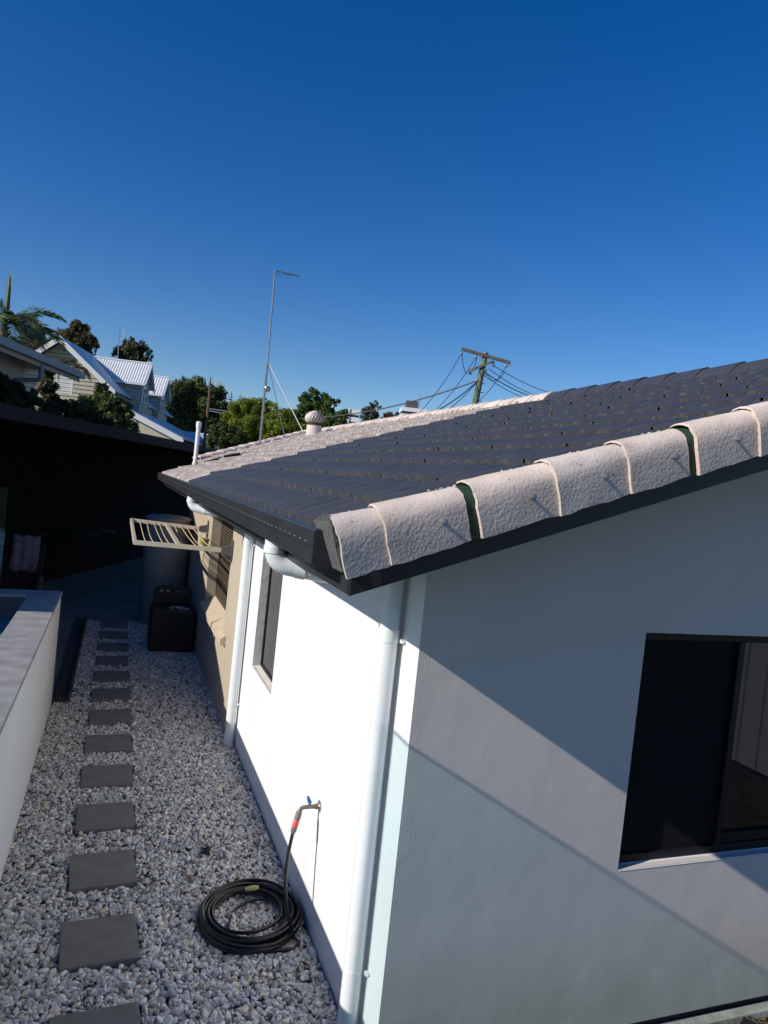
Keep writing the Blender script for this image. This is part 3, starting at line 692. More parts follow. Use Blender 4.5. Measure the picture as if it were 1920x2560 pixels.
def fence_panel(a, b, z0, z1, label, edge=True):
    a, b = Vector(a), Vector(b); d = b-a; s = d.cross(Vector((0, 0, 1))).normalized()*.012
    F = thing('glass_fence_panel', ((a+b)/2)[:2]+(z0,), label, 'glass fence', 'frameless glass pool fence panels')
    m = MB(); m.obox(a+Vector((0, 0, z0))-s/2, d, s, Vector((0, 0, z1-z0))); p = m.build('pane', M['pool_glass'], F)
    if edge:
      m = MB(); m.obox(a+Vector((0, 0, z1+.0005))-s/2, d, s, Vector((0, 0, .006))); m.obox(b+d.normalized()*.0005+Vector((0, 0, z0))-s/2, d.normalized()*.004, s, Vector((0, 0, z1-z0))); m.build('edge', M['glass_edge'], F)
    for t in (.2, .8):
        c = a+d*t; m = MB(); m.box(c.x-.025, c.x+.025, c.y-.025, c.y+.025, z0-.03, z0+.12); m.build('spigot', M['galv'], F, bevel=.004)
fence_panel((-1.90, -1.55, 0), (-1.90, -.21, 0), 1.235, 2.66, 'tinted glass panel on the pool wall that shades the white wall')
fence_panel((-4.0, 5.19, 0), (-2.30, 5.19, 0), 1.235, 2.25, 'glass fence panel at the far end of the pool', False)

# ------------------------------------------------------------------ dark patio roof and what stands in its shade
PR = thing('patio_roof', (-3, 12, 3.1), 'dark flat patio roof with deep black shade underneath', 'patio roof')
Aa, Bb = Vector((-2.86, 7.95, 3.2)), Vector((.56, 16.35, 3.2))
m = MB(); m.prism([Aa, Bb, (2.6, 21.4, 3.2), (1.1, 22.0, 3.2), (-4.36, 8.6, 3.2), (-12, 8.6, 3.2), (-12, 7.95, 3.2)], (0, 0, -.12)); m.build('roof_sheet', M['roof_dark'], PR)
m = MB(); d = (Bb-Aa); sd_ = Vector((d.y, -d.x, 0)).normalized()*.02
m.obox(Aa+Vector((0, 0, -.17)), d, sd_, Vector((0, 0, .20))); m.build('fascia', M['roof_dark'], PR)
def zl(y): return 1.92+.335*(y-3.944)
m = MB(); m.prism([(-2.9, 4.0, zl(4.0)), (-2.9, 7.94, 3.19), (-9, 7.94, 3.19), (-9, 4.0, zl(4.0))], (0, 0, -.05)); m.build('lean_to_caster', M['roof_dark'], PR)  # unseen sloping sheet, added to cast the slanting shade on the beige wall
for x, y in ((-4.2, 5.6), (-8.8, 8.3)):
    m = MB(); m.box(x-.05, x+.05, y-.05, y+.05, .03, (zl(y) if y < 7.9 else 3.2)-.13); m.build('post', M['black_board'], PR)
m = MB(); m.prism([(-4.30, 8.65, -.05), (2.10, 24.35, -.05), (2.10, 24.35, 3.0785), (-4.30, 8.65, 3.0785)], (.09, -.04, 0)); m.prism([(-3.3, 5.6, -.05), (-3.5, 8.6, -.05), (-3.5, 8.6, 3.05), (-3.3, 8.0, 3.05), (-3.3, 5.6, 2.35)], (-.1, 0, 0))  # second piece: unseen side wing, added to block sky light over the far gravel
tag(m.build('timber_fence_sky_blocker', M['fence_dark']), 'dark timber fence closing the back of the shaded patio, plus an added unseen side wing blocking sky light', 'fence')
CH = thing('armchair', (-2.6, 9.1, .03), 'dark wicker armchair with towels draped over it by the pool end', 'chair')
m = MB(); m.box(-2.86, -2.30, 8.85, 9.4, .30, .48); m.build('seat', M['wicker'], CH, bevel=.03)
m = MB(); m.prism([(-2.86, 9.36, .45), (-2.30, 9.36, .45), (-2.26, 9.52, 1.16), (-2.40, 9.53, 1.26), (-2.76, 9.53, 1.26), (-2.90, 9.52, 1.16)], (0, .07, 0)); m.build('backrest', M['wicker'], CH, bevel=.02)
for x in (-2.90, -2.31): 
    m = MB(); m.box(x, x+.06, 8.85, 9.45, .48, .72); m.build('arm', M['wicker'], CH, bevel=.02)
for x in (-2.84, -2.34):
    for y in (8.9, 9.35):
        m = MB(); m.tube([(x, y, .03), (x, y, .3)], .025, 8); m.build('leg', M['wicker'], CH)
def drape(name, x0, x1, ys, zs, m_, label, seed):
    rr = random.Random(seed); mb = MB(); nx = 14; prof = list(zip(ys, zs)); vs = []
    for i in range(nx+1):
        x = x0+(x1-x0)*i/nx
        for j, (y, z) in enumerate(prof):
            wv = .018*math.sin(i*1.3+j*.5+seed)
            vs.append((x+rr.uniform(-.004, .004)+.02*math.sin(j*.8), y+wv, z+.012*math.sin(i*.9+seed)))
    n = len(prof); mb.add(vs, [(i*n+j, i*n+j+1, (i+1)*n+j+1, (i+1)*n+j) for i in range(nx) for j in range(n-1)])
    o = mb.build(name, m_, smooth=True); sm = o.modifiers.new('s', 'SOLIDIFY'); sm.thickness = .012
    return tag(o, label, 'towel')
drape('towel', -2.74, -2.36, [9.30, 9.34, 9.40, 9.47, 9.55, 9.62, 9.66], [.78, .95, 1.12, 1.285, 1.295, 1.15, .95], M['towel_pink'], 'pale pink towel draped over the wicker chair back', 1)
drape('towel', -3.20, -2.82, [8.80, 8.86, 8.92, 9.0, 9.2, 9.35, 9.45], [.62, .75, .80, .80, .90, 1.22, 1.34], M['towel_blue'], 'blue patterned towel bundled left of the pink towel', 4)

# ------------------------------------------------------------------ things on the roof
V = thing('roof_ventilator', (2.59, 12.3, rz(2.59)), 'round cream whirlybird ventilator with curved vanes on the pale roof', 'roof vent')
bz = rz(2.59)-.05
m = MB(); m.lathe([(.165, 0), (.165, .24), (.175, .25)], (2.59, 12.3, bz), 24); m.build('base', M['vent_cream'], V, smooth=True)
m = MB(); m.lathe([(.15, .25), (.19, .33), (.19, .42), (.12, .51), (.02, .53)], (2.59, 12.3, bz), 24); m.build('core', M['vent_dark'], V, smooth=True)
m = MB(); nv = 20
for k in range(nv):
    a = 2*math.pi*k/nv; vs = []
    for j in range(9):
        t = j/8; ph = math.pi*(.08+.84*t); r = .05+.175*math.sin(ph)**.8; z = bz+.245+.30*t; tw = a+.5*t
        vs += [Vector((2.59+r*math.cos(tw), 12.3+r*math.sin(tw), z)), Vector((2.59+(r-.012)*math.cos(tw+.22), 12.3+(r-.012)*math.sin(tw+.22), z))]
    m.add(vs, [(2*j, 2*j+1, 2*j+3, 2*j+2) for j in range(8)])
m.build('vanes', M['vent_cream'], V, smooth=True)
m = MB(); m.lathe([(.08, 0), (.07, .02), (.02, .03)], (2.59, 12.3, bz+.54), 16); m.build('cap', M['vent_cream'], V, smooth=True)
VP = thing('vent_pipe', (-.06, 10.02, 2.66), 'slim white vent pipe standing at the roof corner', 'vent pipe')
m = MB(); m.tube([(-.06, 10.02, 2.55), (-.06, 10.02, 3.38)], .036, 14); m.build('pipe', M['white_paint'], VP, smooth=True)
m = MB(); m.lathe([(.042, 0), (.046, .05), (.046, .10), (.03, .115)], (-.06, 10.02, 3.34), 14); m.build('cowl', M['white_paint'], VP, smooth=True)
m = MB(); m.lathe([(.05, 0), (.05, .12), (.038, .16)], (-.06, 10.02, 2.60), 14); m.build('flashing', M['vent_cream'], VP, smooth=True)
AN = thing('antenna_mast', (1.50, 13.4, rz(1.5)), 'tall slim television mast with guy wires on the pale roof', 'antenna')
at_ = lambda px, py, Y: CAM + (at(px, py, 10)-CAM)*((Y-CAM.y)/(at(px, py, 10).y-CAM.y))
Y = 13.4; b0 = at_(650, 1105, Y); b1 = at_(669, 905, Y); b2 = at_(688, 676, Y)
m = MB(); m.tube([b0-Vector((0, 0, .08)), b1], .027, 8); m.tube([b1, b2], .020, 8)
for t in (.1, .3, .55, .8): 
    c = b1.lerp(b2, t); m.tube([c-Vector((0, 0, .025)), c+Vector((0, 0, .025))], .027, 8)
m.build('mast', M['galv'], AN, smooth=True)
c = at_(663, 972, Y); m = MB(); m.lathe([(.05, -.06), (.075, -.02), (.08, .03), (.06, .06)], c+Vector((.04, 0, 0)), 12); m.build('junction_box', M['galv'], AN, smooth=True)
e = at_(745, 690, Y); m = MB(); m.tube([b2, e], .014, 6); m.tube([b2+Vector((.02, 0, -.06)), e], .007, 6); m.tube([e-Vector((0, .06, 0)), e+Vector((0, .06, 0))], .02, 8); m.build('boom', M['galv'], AN)
for px, py in ((757, 1078), (712, 1092)):
    m = MB(); m.tube([at_(669, 903, Y), at_(px, py, Y-.4)], .012 if px > 740 else .009, 6); m.build('guy_wire', M['white_trim'] if px > 740 else M['galv'], AN)

# ------------------------------------------------------------------ vegetation builders
def leaf_cloud(blobs, n, size, c_lo, c_hi, seed, aspect=.5, up=.3, shell=.3, flat=1.0):
    """leaf-shaped faces spread through clumps: blobs = [(centre, radius)], each leaf two bent triangles"""
    rg = np.random.default_rng(seed)
    B = np.array([list(c)+[r] for c, r in blobs]); wgt = B[:, 3]**2; wgt /= wgt.sum()
    # sub-clumps so that the crown has uneven, tufted outline
    ns = max(len(blobs)*14, 24); bi = rg.choice(len(B), ns, p=wgt)
    d = rg.normal(size=(ns, 3)); d /= np.linalg.norm(d, axis=1)[:, None]
    sc = B[bi, :3]+d*(B[bi, 3]*rg.uniform(.35, 1.0, ns))[:, None]*np.array([1, 1, flat]); sr = B[bi, 3]*rg.uniform(.25, .62, ns)
    tone = rg.uniform(0, 1, ns)
    si = rg.choice(ns, n, p=sr**2/np.sum(sr**2))
    d = rg.normal(size=(n, 3)); d /= np.linalg.norm(d, axis=1)[:, None]
    P = sc[si]+d*(sr[si]*(shell+(1-shell)*rg.uniform(0, 1, n)))[:, None]
    nrm = d*.8+rg.normal(0, .55, (n, 3)); nrm[:, 2] += up; nrm /= np.linalg.norm(nrm, axis=1)[:, None]
    t = np.cross(nrm, rg.normal(size=(n, 3))); t /= np.linalg.norm(t, axis=1)[:, None]; b = np.cross(nrm, t)
    L = (size*rg.uniform(.6, 1.4, n))[:, None]
    V = np.stack([P-t*L*.5, P+b*L*aspect*.5+nrm*L*.06, P+t*L*.5, P-b*L*aspect*.5+nrm*L*.06], 1)
    F = (np.arange(n)*4)[:, None, None]+np.array([[0, 1, 2], [0, 2, 3]])[None]
    f = np.clip(.55*tone[si]+.45*rg.uniform(0, 1, n), 0, 1)[:, None]
    col = np.array(c_lo)*(1-f)+np.array(c_hi)*f
    return V.reshape(-1, 3), F.reshape(-1, 3), np.repeat(col, 4, 0)
def tree(name, base, blobs, n, size, c_lo, c_hi, label, cat, seed, trunk_r=.12, group=None, **kw):
    base = Vector(base); t = thing(name, base, label, cat, group)
    Vv, F, c = leaf_cloud([(Vector(p), r) for p, r in blobs], n, size, c_lo, c_hi, seed, **kw)
    np_mesh('crown', Vv, F, M['leaf'], t, c)
    m = MB(); cen = sum((Vector(p) for p, r in blobs), Vector())/len(blobs); mid = base.lerp(cen, .55)+Vector((.1*trunk_r*8, 0, 0))
    m.tube([base, base.lerp(mid, .5), mid], [trunk_r*1.3, trunk_r, trunk_r*.75], 8)
    for p, r in blobs: m.tube([mid, mid.lerp(Vector(p), .5)+Vector((0, 0, .05*r)), Vector(p)], [trunk_r*.6, trunk_r*.35, trunk_r*.12], 6)
    m.build('trunk', M['bark'], t, smooth=True); return t
def pblobs(L, d): return [(at(x, y, d+(dd if len(q) else 0)), r*d/FPX) for x, y, r, *q in L for dd in [q[0] if q else 0]]
def frond(mb, p0, d0, length, droop, nl, ll, side=None, width=.03, twist=0.0):
    """palm or fern frond: curved midrib with paired leaflets"""
    p = Vector(p0); d = Vector(d0).normalized(); st = length/nl; path = []
    for i in range(nl+1):
        path.append((p.copy(), d.copy())); p = p+d*st; d = (d+Vector((0, 0, -droop*st*(1+1.2*i/nl)))).normalized()
    mb.tube([q[0] for q in path], [width*.5*(1-.8*i/nl) for i in range(nl+1)], 4)
    for i, (q, dd) in enumerate(path[1:], 1):
        t = i/nl; s = dd.cross(Vector((0, 0, 1)))
        s = s.normalized() if s.length > 1e-3 else Vector((1, 0, 0))
        u = s.cross(dd)
        L = ll*math.sin(math.pi*min(1, .12+.85*t))**.7
        for sg in (1, -1):
            ld = (dd*.75+s*sg*.85+u*random.uniform(.0, .35)).normalized()
            tip = q+ld*L+Vector((0, 0, -.18*L)); wv = dd*width*1.1
            mb.add([q-wv*.5, q+wv*.5, q+ld*L*.55+wv*.6, tip], [(0, 1, 2, 3)])
M['palm'] = mat('palm', (.05, .09, .03), .42, 0, 3, col2=(.13, .18, .08))
M['palm_dry'] = mat('palm_dry', (.055, .06, .025), .6, 0, 3, col2=(.13, .13, .06))
M['fern'] = mat('fern', (.03, .06, .02), .6, 0, 3, col2=(.08, .14, .05))
M['spear'] = mat('spear', (.09, .14, .04), .5, 0, 6, col2=(.17, .22, .08))
for k_ in ('palm', 'palm_dry', 'fern', 'spear'): translucent(M[k_], .3)

# ------------------------------------------------------------------ neighbouring grey house at the left
d1 = 15.0; p0 = at(0, 846, d1); p1 = at(205, 937, 20.0); p1.z = p0.z
ax = (p1-p0); ax.z = 0; un_ = ax.normalized(); inn = Vector((-un_.y, un_.x, 0))      # inwards, away to the left
N = thing('grey_house', p1, 'grey rendered neighbouring house with wide low eave at the far left', 'house')
q0 = p0-un_*7
m = MB(); m.obox(q0+Vector((0, 0, -.03)), (p1-q0), inn*8, Vector((0, 0, .10))); rf = m.build('roof', M['grey_roof'], N)
m = MB(); m.obox(q0-inn*.10+Vector((0, 0, -.14)), (p1-q0), inn*.10, Vector((0, 0, .17))); m.build('gutter', M['grey_roof'], rf)
m = MB(); m.obox(q0+inn*.05+Vector((0, 0, -.24)), (p1-q0), inn*.02, Vector((0, 0, .2))); m.build('fascia', M['grey_house'], rf)
m = MB(); wv = inn*.75; L_ = (p1-q0)-un_*1.9
m.obox(q0+wv+Vector((0, 0, -4.9)), L_, inn*6, Vector((0, 0, 4.88))); m.build('wall', M['grey_house'], N)
m = MB(); c = p0+un_*.4+inn*.74; m.obox(c+Vector((0, 0, -2.6)), un_*1.5, -inn*.03, Vector((0, 0, 1.9))); m.build('door_panel', M['white_trim'], N)
m = MB()
for o_, l in ((c+un_*-.12, .12), (c+un_*1.5, .10)): m.obox(o_+Vector((0, 0, -2.6)), un_*l, -inn*.05, Vector((0, 0, 2.0)))
m.obox(c+Vector((0, 0, -.7)), un_*1.5, -inn*.05, Vector((0, 0, .10))); m.build('door_frame', M['grey_roof'], N)
dp = p0.lerp(p1, .47)+inn*.05
m = MB(); m.tube(bend([dp+Vector((0, 0, -.1)), dp+Vector((0, 0, -.55)), dp+inn*.62+Vector((0, 0, -.62)), dp+inn*.66+Vector((0, 0, -3.5))], .08, 5), .055, 10); m.build('downpipe', M['grey_roof'], N, smooth=True)

# ------------------------------------------------------------------ white roofed house with two dormers
WH = thing('white_house', at(255, 1000, 36), 'cream weatherboard house with steep white metal roof and two dormers', 'house')
uu = Vector((math.sin(R(104)), math.cos(R(104)), 0)); vv = Vector((-uu.y, uu.x, 0)); zz = Vector((0, 0, 1))
ap = at(155, 842, 34)
def wp(r, dn, v=0): return ap+uu*r-zz*dn+vv*v
# roof slabs: right slope faces the right, left slope behind the palms
def slab(mb, a, b, c, d, th=.07):
    nrm = (Vector(b)-Vector(a)).cross(Vector(d)-Vector(a)).normalized()*-th; mb.prism([a, b, c, d], nrm)
m = MB(); slab(m, wp(0, 0, -.35), wp(2.76, 2.27, -.35), wp(2.76, 2.27, 15), wp(0, 0, 15)); slab(m, wp(0, 0, -.35), wp(0, 0, 15), wp(-2.76, 2.27, 15), wp(-2.76, 2.27, -.35))
slab(m, wp(2.3, 2.62, -.05), wp(6.1, 4.2, -.05), wp(6.1, 4.2, 15), wp(2.3, 2.62, 15))
rf = m.build('roof', M['white_metal'], WH)
m = MB()
for sg in (1, -1): m.prism([wp(0, .02, -.36), wp(sg*2.78, 2.30, -.36), wp(sg*2.78, 2.56, -.36), wp(0, .30, -.36)], vv*.06)
m.prism([wp(2.3, 2.70, -.06), wp(6.15, 4.28, -.06), wp(6.15, 4.5, -.06), wp(2.3, 2.92, -.06)], vv*.06); m.build('barge_board', M['white_trim'], rf)
m = MB(); m.prism([wp(0, .25, .1), wp(2.5, 2.3, .1), wp(2.5, 7.5, .1), wp(-2.5, 7.5, .1), wp(-2.5, 2.3, .1)], vv*14)
m.prism([wp(2.51, 3.0, .12), wp(5.7, 4.28, .12), wp(5.7, 7.5, .12), wp(2.51, 7.5, .12)], vv*14); m.build('wall', M['weatherboard'], WH)
m = MB()
for k in range(24):
    z = .6+k*.20; hw = min(2.5, max(0, (z-.3)/.82))
    m.obox(wp(-hw, z, .085), uu*2*hw, vv*.02, zz*.025)
m.build('board_lines', M['board_gap'], WH)
def dormer(re, d, wlen, half, drop, wallh):
    """gabled dormer: re = right end of its ridge, ridge runs back to the left along -u"""
    D = lambda a, b, c: re-uu*a-zz*b+vv*c
    m = MB(); n = 26
    for sg in (1, -1):
        vs = []
        for i in range(n*2+1):
            x = wlen*i/(n*2); o = .022*(1 if i % 2 else -1)
            vs += [D(x, -o, 0), D(x, drop-o, -sg*half)]
        m.add(vs, [(2*i, 2*i+1, 2*i+3, 2*i+2) for i in range(n*2)])
    o = m.build('dormer_roof', M['white_metal'], WH)
    m = MB(); m.tube([D(-.02, -.03, 0), D(wlen, -.03, 0)], .05, 6)
    for sg in (1, -1): m.obox(D(-.04, drop+.10, -sg*half), uu*-wlen, vv*-sg*.07, zz*.12)
    for sg in (1, -1): m.prism([D(-.06, -.02, 0), D(-.06, drop+.04, -sg*half), D(-.06, drop+.26, -sg*half), D(-.06, .20, 0)], uu*-.05)
    m.build('dormer_trim', M['white_trim'], o)
    m = MB(); hw = half*.80
    m.prism([D(.22, .15, 0), D(.22, drop*.95, -hw), D(.22, wallh, -hw), D(.22, wallh, hw), D(.22, drop*.95, hw)], uu*-wlen*.9); dw = m.build('dormer_wall', M['weatherboard'], WH)
    m = MB()
    for k in range(7): m.obox(D(.215, drop+.30+k*.2, -hw-.012), uu*-wlen*.85, vv*.01, zz*.022)
    m.build('board_lines', M['board_gap'], dw)
    m = MB(); m.obox(D(.18, drop+.95, -hw*.85), uu*-.03, vv*hw*1.2, zz*.85); wdw = m.build('window', M['bld_glass'], WH)
    m = MB()
    for q in (0, .42, .86): m.obox(D(.20+0, drop+1.0, -hw*.88+q*hw*1.35), uu*.06, vv*.07, zz*.95)
    for q in (.04, .45, .9): m.obox(D(.20, drop+1.0-q, -hw*.88), uu*.055, vv*hw*1.25, zz*.05)
    m.build('frame', M['white_trim'], wdw)
dormer(at(379, 911, 38.6), 38, 3.5, 1.2, 1.22, 5.0)
dormer(at(421, 945, 44.8), 44, 4.0, 1.2, 1.22, 5.0)
m = MB()
for k in range(9): m.obox(at(140, 938+k*5.2, 33), uu*.72, vv*.02, zz*.05)
m.obox(at(138, 985, 33), uu*.05, vv*.05, zz*1.0); m.obox(at(176, 988, 33), uu*.06, vv*.05, zz*1.25); m.build('louvre_screen', M['white_trim'], WH)

# ------------------------------------------------------------------ trees behind
DG, MG = (.020, .030, .010), (.085, .095, .035)
def gbase(px, py, d): p = at(px, py, d); return (p.x, p.y, -.1)
tree('broadleaf_tree', gbase(200, 950, 56), pblobs([(165, 840, 20), (195, 822, 24), (216, 838, 20), (232, 862, 18), (180, 858, 30), (215, 880, 20), (242, 872, 10), (160, 865, 24), (145, 850, 14)], 56), 16000, .20, (.030, .034, .010), (.15, .13, .045), 'dense dark tree rising behind the steep gable roof', 'tree', 1, .3)
tree('broadleaf_tree', gbase(90, 950, 52), pblobs([(95, 832, 18), (70, 850, 24), (110, 860, 26), (50, 876, 26), (130, 862, 20), (85, 875, 26), (30, 860, 20)], 52), 13000, .19, (.035, .045, .014), (.17, .16, .06), 'olive leaved tree behind the palm fronds at the left', 'tree', 2, .28)
tree('broadleaf_tree', gbase(325, 960, 58), pblobs([(300, 878, 18), (322, 868, 22), (350, 874, 20), (372, 888, 12), (335, 890, 22), (286, 886, 10), (362, 900, 14), (310, 895, 18)], 58), 9000, .20, (.025, .036, .016), (.12, .13, .06), 'small round tree poking above the dormer roof', 'tree', 3, .22)
tree('broadleaf_tree', gbase(480, 1090, 62), pblobs([(440, 972, 24), (475, 965, 22), (500, 978, 28), (535, 992, 30), (430, 1005, 34), (470, 1010, 40), (520, 1025, 44), (555, 1020, 24), (420, 1050, 36), (460, 1060, 40), (510, 1075, 40), (405, 1085, 30), (450, 1100, 30), (412, 1020, 26), (565, 1045, 26), (540, 1070, 30), (425, 985, 24), (455, 985, 30), (400, 1050, 26), (520, 1005, 30)], 62), 60000, .24, (.030, .048, .014), (.15, .19, .05), 'large dark green tree mass right of the dormers', 'tree', 4, .4)
tree('broadleaf_tree', gbase(800, 1080, 44), pblobs([(788, 985, 16), (765, 1000, 18), (810, 1000, 20), (838, 1008, 12), (780, 1020, 26), (815, 1030, 28), (850, 1040, 20), (755, 1025, 20), (785, 1055, 30), (735, 1045, 20), (840, 1062, 24), (742, 1012, 10), (860, 1065, 14), (745, 1072, 24), (810, 1075, 26)], 44), 30000, .17, (.026, .058, .012), (.14, .21, .04), 'bright green leafy tree right of the whirlybird', 'tree', 5, .3)
tree('bamboo_clump', gbase(640, 1110, 40), pblobs([(590, 1035, 24), (620, 1025, 26), (655, 1025, 28), (690, 1030, 26), (720, 1045, 24), (600, 1070, 30), (640, 1070, 34), (690, 1072, 32), (735, 1082, 26), (570, 1060, 22), (640, 1008, 12), (600, 1012, 10), (680, 1008, 12), (705, 1015, 8), (660, 1000, 6), (560, 1045, 14), (620, 1095, 30), (670, 1095, 30), (745, 1060, 22), (760, 1088, 24), (715, 1072, 28), (600, 1050, 26), (650, 1050, 28), (695, 1050, 26)], 40), 60000, .24, (.10, .14, .010), (.30, .36, .035), 'yellow green feathery bamboo thicket behind the antenna mast', 'bamboo', 6, .1, aspect=.18, up=.0)
tree('bush', gbase(550, 1100, 36), pblobs([(540, 1085, 22), (565, 1075, 24), (590, 1092, 24), (560, 1102, 26), (530, 1100, 16), (515, 1105, 10)], 36), 14000, .11, (.024, .05, .012), (.13, .18, .05), 'rounded dark green bush at the pale roof edge', 'bush', 7, .12)
tree('small_tree', gbase(925, 1070, 60), pblobs([(925, 1022, 14), (940, 1012, 8), (915, 1030, 12), (932, 1035, 14), (948, 1018, 6), (910, 1045, 12), (928, 1052, 14)], 60), 2600, .20, (.05, .055, .04), (.15, .15, .11), 'sparse grey green sapling above the ridge', 'tree', 8, .14, shell=.2)
tree('bush', gbase(975, 1070, 55), pblobs([(972, 1044, 14), (990, 1042, 10), (958, 1049, 8), (975, 1056, 16)], 55), 2600, .16, (.07, .03, .015), (.19, .085, .04), 'small red leaved bush above the roof ridge', 'bush', 9, .1)
def pine(px, top, bot, d, lab, seed):
    rg = random.Random(seed); p = at(px, bot, d); tp = at(px+(bot-top)*.09, top, d); t = thing('norfolk_pine', (p.x, p.y, p.z-6), lab, 'pine tree', 'norfolk pines on the skyline')
    m = MB(); hh = (tp-p).length; m.tube([p-zz*6, p, tp], [.25, .2, .03], 6); m.build('trunk', M['bark'], t)
    m = MB(); nt_ = 8
    for k in range(nt_):
        f = k/nt_; c = p.lerp(tp, f*.96); L = hh*.42*(1-f)**.8+.1
        for j in range(7):
            a = 2*math.pi*(j+.5*(k % 2))/7+rg.uniform(-.2, .2); dr = Vector((math.cos(a), math.sin(a), .18)); s = dr.cross(zz).normalized()
            for q in range(6):
                b0_ = c+dr*L*q/6; e_ = c+dr*L*(q+1.3)/6+zz*.05*L
                m.add([b0_-s*.05*L-zz*.06*L, b0_+s*.16*L*(1-q/7), e_, b0_-s*.16*L*(1-q/7)+zz*.06*L], [(0, 1, 2, 3)])
    m.build('crown', M['pine'], t)
M['pine'] = mat('pine', (.028, .042, .035), .7, .3, 1)
for i, (px, tpy, bt) in enumerate(((574, 978, 1035), (596, 984, 1040), (618, 990, 1045), (642, 995, 1045), (672, 1003, 1050))):
    pine(px, tpy, bt, 115, ['tallest norfolk pine, first right of the dark tree mass', 'second norfolk pine right of the dark tree mass', 'third norfolk pine, over the left of the bamboo', 'fourth norfolk pine, just left of the antenna mast', 'last small norfolk pine, just right of the antenna mast'][i], i)
# palm at the far left: trunk, spear leaf and arching fronds
random.seed(21)
pc = at(12, 800, 22); PL = thing('palm_tree', (pc.x, pc.y, -.1), 'palm with upright spear leaf and arching fronds at the far left', 'palm')
m = MB(); m.tube([(pc.x, pc.y, -.1), (pc.x, pc.y, pc.z-1.3), (pc.x, pc.y, pc.z-.2)], [.16, .13, .11], 10); m.build('trunk', M['bark'], PL)
m = MB(); m.tube([pc-zz*.2, at(17, 770, 22), at(22, 725, 22), at(25, 690, 22)], [.09, .085, .06, .025], 8); frond(m, at(20, 745, 22), at(27, 680, 22)-at(20, 745, 22), .9, .0, 10, .18, width=.02); m.build('spear_leaf', M['spear'], PL)
for q, (dx, dy, dz, L, dr) in enumerate(((1, -.2, .75, 1.75, .42), (1, .3, .35, 1.9, .5), (.55, -.8, .5, 1.5, .7), (-.4, -.5, .8, 1.5, .6), (.7, -.4, .1, 1.5, .75), (-.9, .1, .5, 1.6, .6), (.2, .7, .6, 1.6, .6), (.35, -.6, -.1, 1.3, .6), (-.2, -.9, .3, 1.4, .7))):
    m = MB(); frond(m, pc-zz*.05, (dx, dy, dz), L*1.05, dr, 30, .70, width=.026); m.build('frond', M['palm'], PL)
pc = at(150, 915, 27); PL = thing('palm_tree', (pc.x, pc.y, -.1), 'drooping brownish palm fronds in front of the steep gable', 'palm')
m = MB(); b_ = at(80, 1000, 27); m.tube([(b_.x, b_.y, -.1), b_, at(110, 945, 27), pc-zz*.1], [.13, .11, .10, .08], 8); m.build('trunk', M['bark'], PL)
for q in range(9):
    a = 2*math.pi*q/9+.3; m = MB(); frond(m, pc, (math.cos(a), math.sin(a), .45+.2*(q % 2)), 1.35, .9, 20, .45, width=.03); m.build('frond', M['palm_dry'], PL)
# planting between the patio roof and the houses
random.seed(4)
for i, (px, py, d, n, L, lab) in enumerate(((48, 965, 14.5, 13, .95, 'dark fern clump below the grey house wall, leftmost'), (112, 985, 15.2, 12, .9, 'arching fern clump below the grey downpipe'), (160, 1015, 16, 10, .75, 'low fern clump in front of the louvre screen'), (8, 985, 13.6, 11, .9, 'fern leaves at the left picture edge above the dark roof'))):
    p = at(px, py, d); t = thing('fern', (p.x, p.y, 3.07), lab, 'fern', 'ferns above the dark patio roof')
    for q in range(n):
        a = 2*math.pi*q/n+random.uniform(-.3, .3); m = MB(); frond(m, (p.x, p.y, 3.1), (math.cos(a), math.sin(a), random.uniform(.5, 1.6)), L*random.uniform(.8, 1.2), 1.1, 18, .20, width=.018); m.build('frond', M['fern'], t)
tree('shrub', tuple(at(20, 1020, 14.5)*1), pblobs([(5, 960, 22), (40, 968, 20), (25, 990, 24), (75, 990, 20), (60, 1010, 22), (15, 1010, 24), (110, 1015, 20), (-10, 985, 24)], 14.5), 16000, .06, (.015, .028, .009), (.065, .10, .035), 'dark leafy shrub in shade below the grey house', 'shrub', 31, .06)
tree('shrub', tuple(at(170, 1055, 17)*1), pblobs([(150, 1025, 22), (190, 1030, 24), (225, 1045, 22), (120, 1025, 18), (180, 1050, 22), (240, 1065, 20), (140, 1040, 18), (270, 1065, 16)], 17), 16000, .07, (.02, .036, .010), (.09, .13, .04), 'low dark hedge-like shrub behind the patio roof edge', 'shrub', 32, .05)
tree('frangipani', tuple(at(265, 1070, 25)*1), pblobs([(250, 985, 22), (225, 1010, 22), (275, 1005, 24), (300, 1020, 22), (250, 1035, 24), (290, 1050, 26), (320, 1070, 20), (320, 1035, 14), (215, 1000, 14), (265, 1065, 22), (205, 1035, 16), (345, 1085, 14)], 25), 15000, .19, (.030, .055, .014), (.18, .22, .07), 'large leaved frangipani shrub in front of the cream gable', 'shrub', 33, .07, aspect=.38)
tree('shrub', tuple(at(120, 1010, 24)*1), pblobs([(118, 940, 14), (128, 965, 16), (112, 975, 14), (130, 1000, 18), (110, 1010, 16)], 24), 3500, .14, (.016, .026, .009), (.08, .09, .03), 'leafy shrub between grey house wall and louvre screen', 'shrub', 34, .06)
# shaded ferns under the patio roof
random.seed(9)
for i, (x, y, lab) in enumerate(((-1.2, 13.6, 'dim fern deep in the patio shade, nearest the house'), (-2.6, 13.0, 'dim fern deep in the patio shade, behind the chair'))):
    t = thing('fern', (x, y, .03), lab, 'fern', 'ferns in the patio shade')
    for q in range(10):
        a = 2*math.pi*q/10; m = MB(); frond(m, (x, y, .6), (math.cos(a), math.sin(a), 1.3), 1.3, 1.0, 14, .26, width=.02); m.build('frond', M['fern'], t)
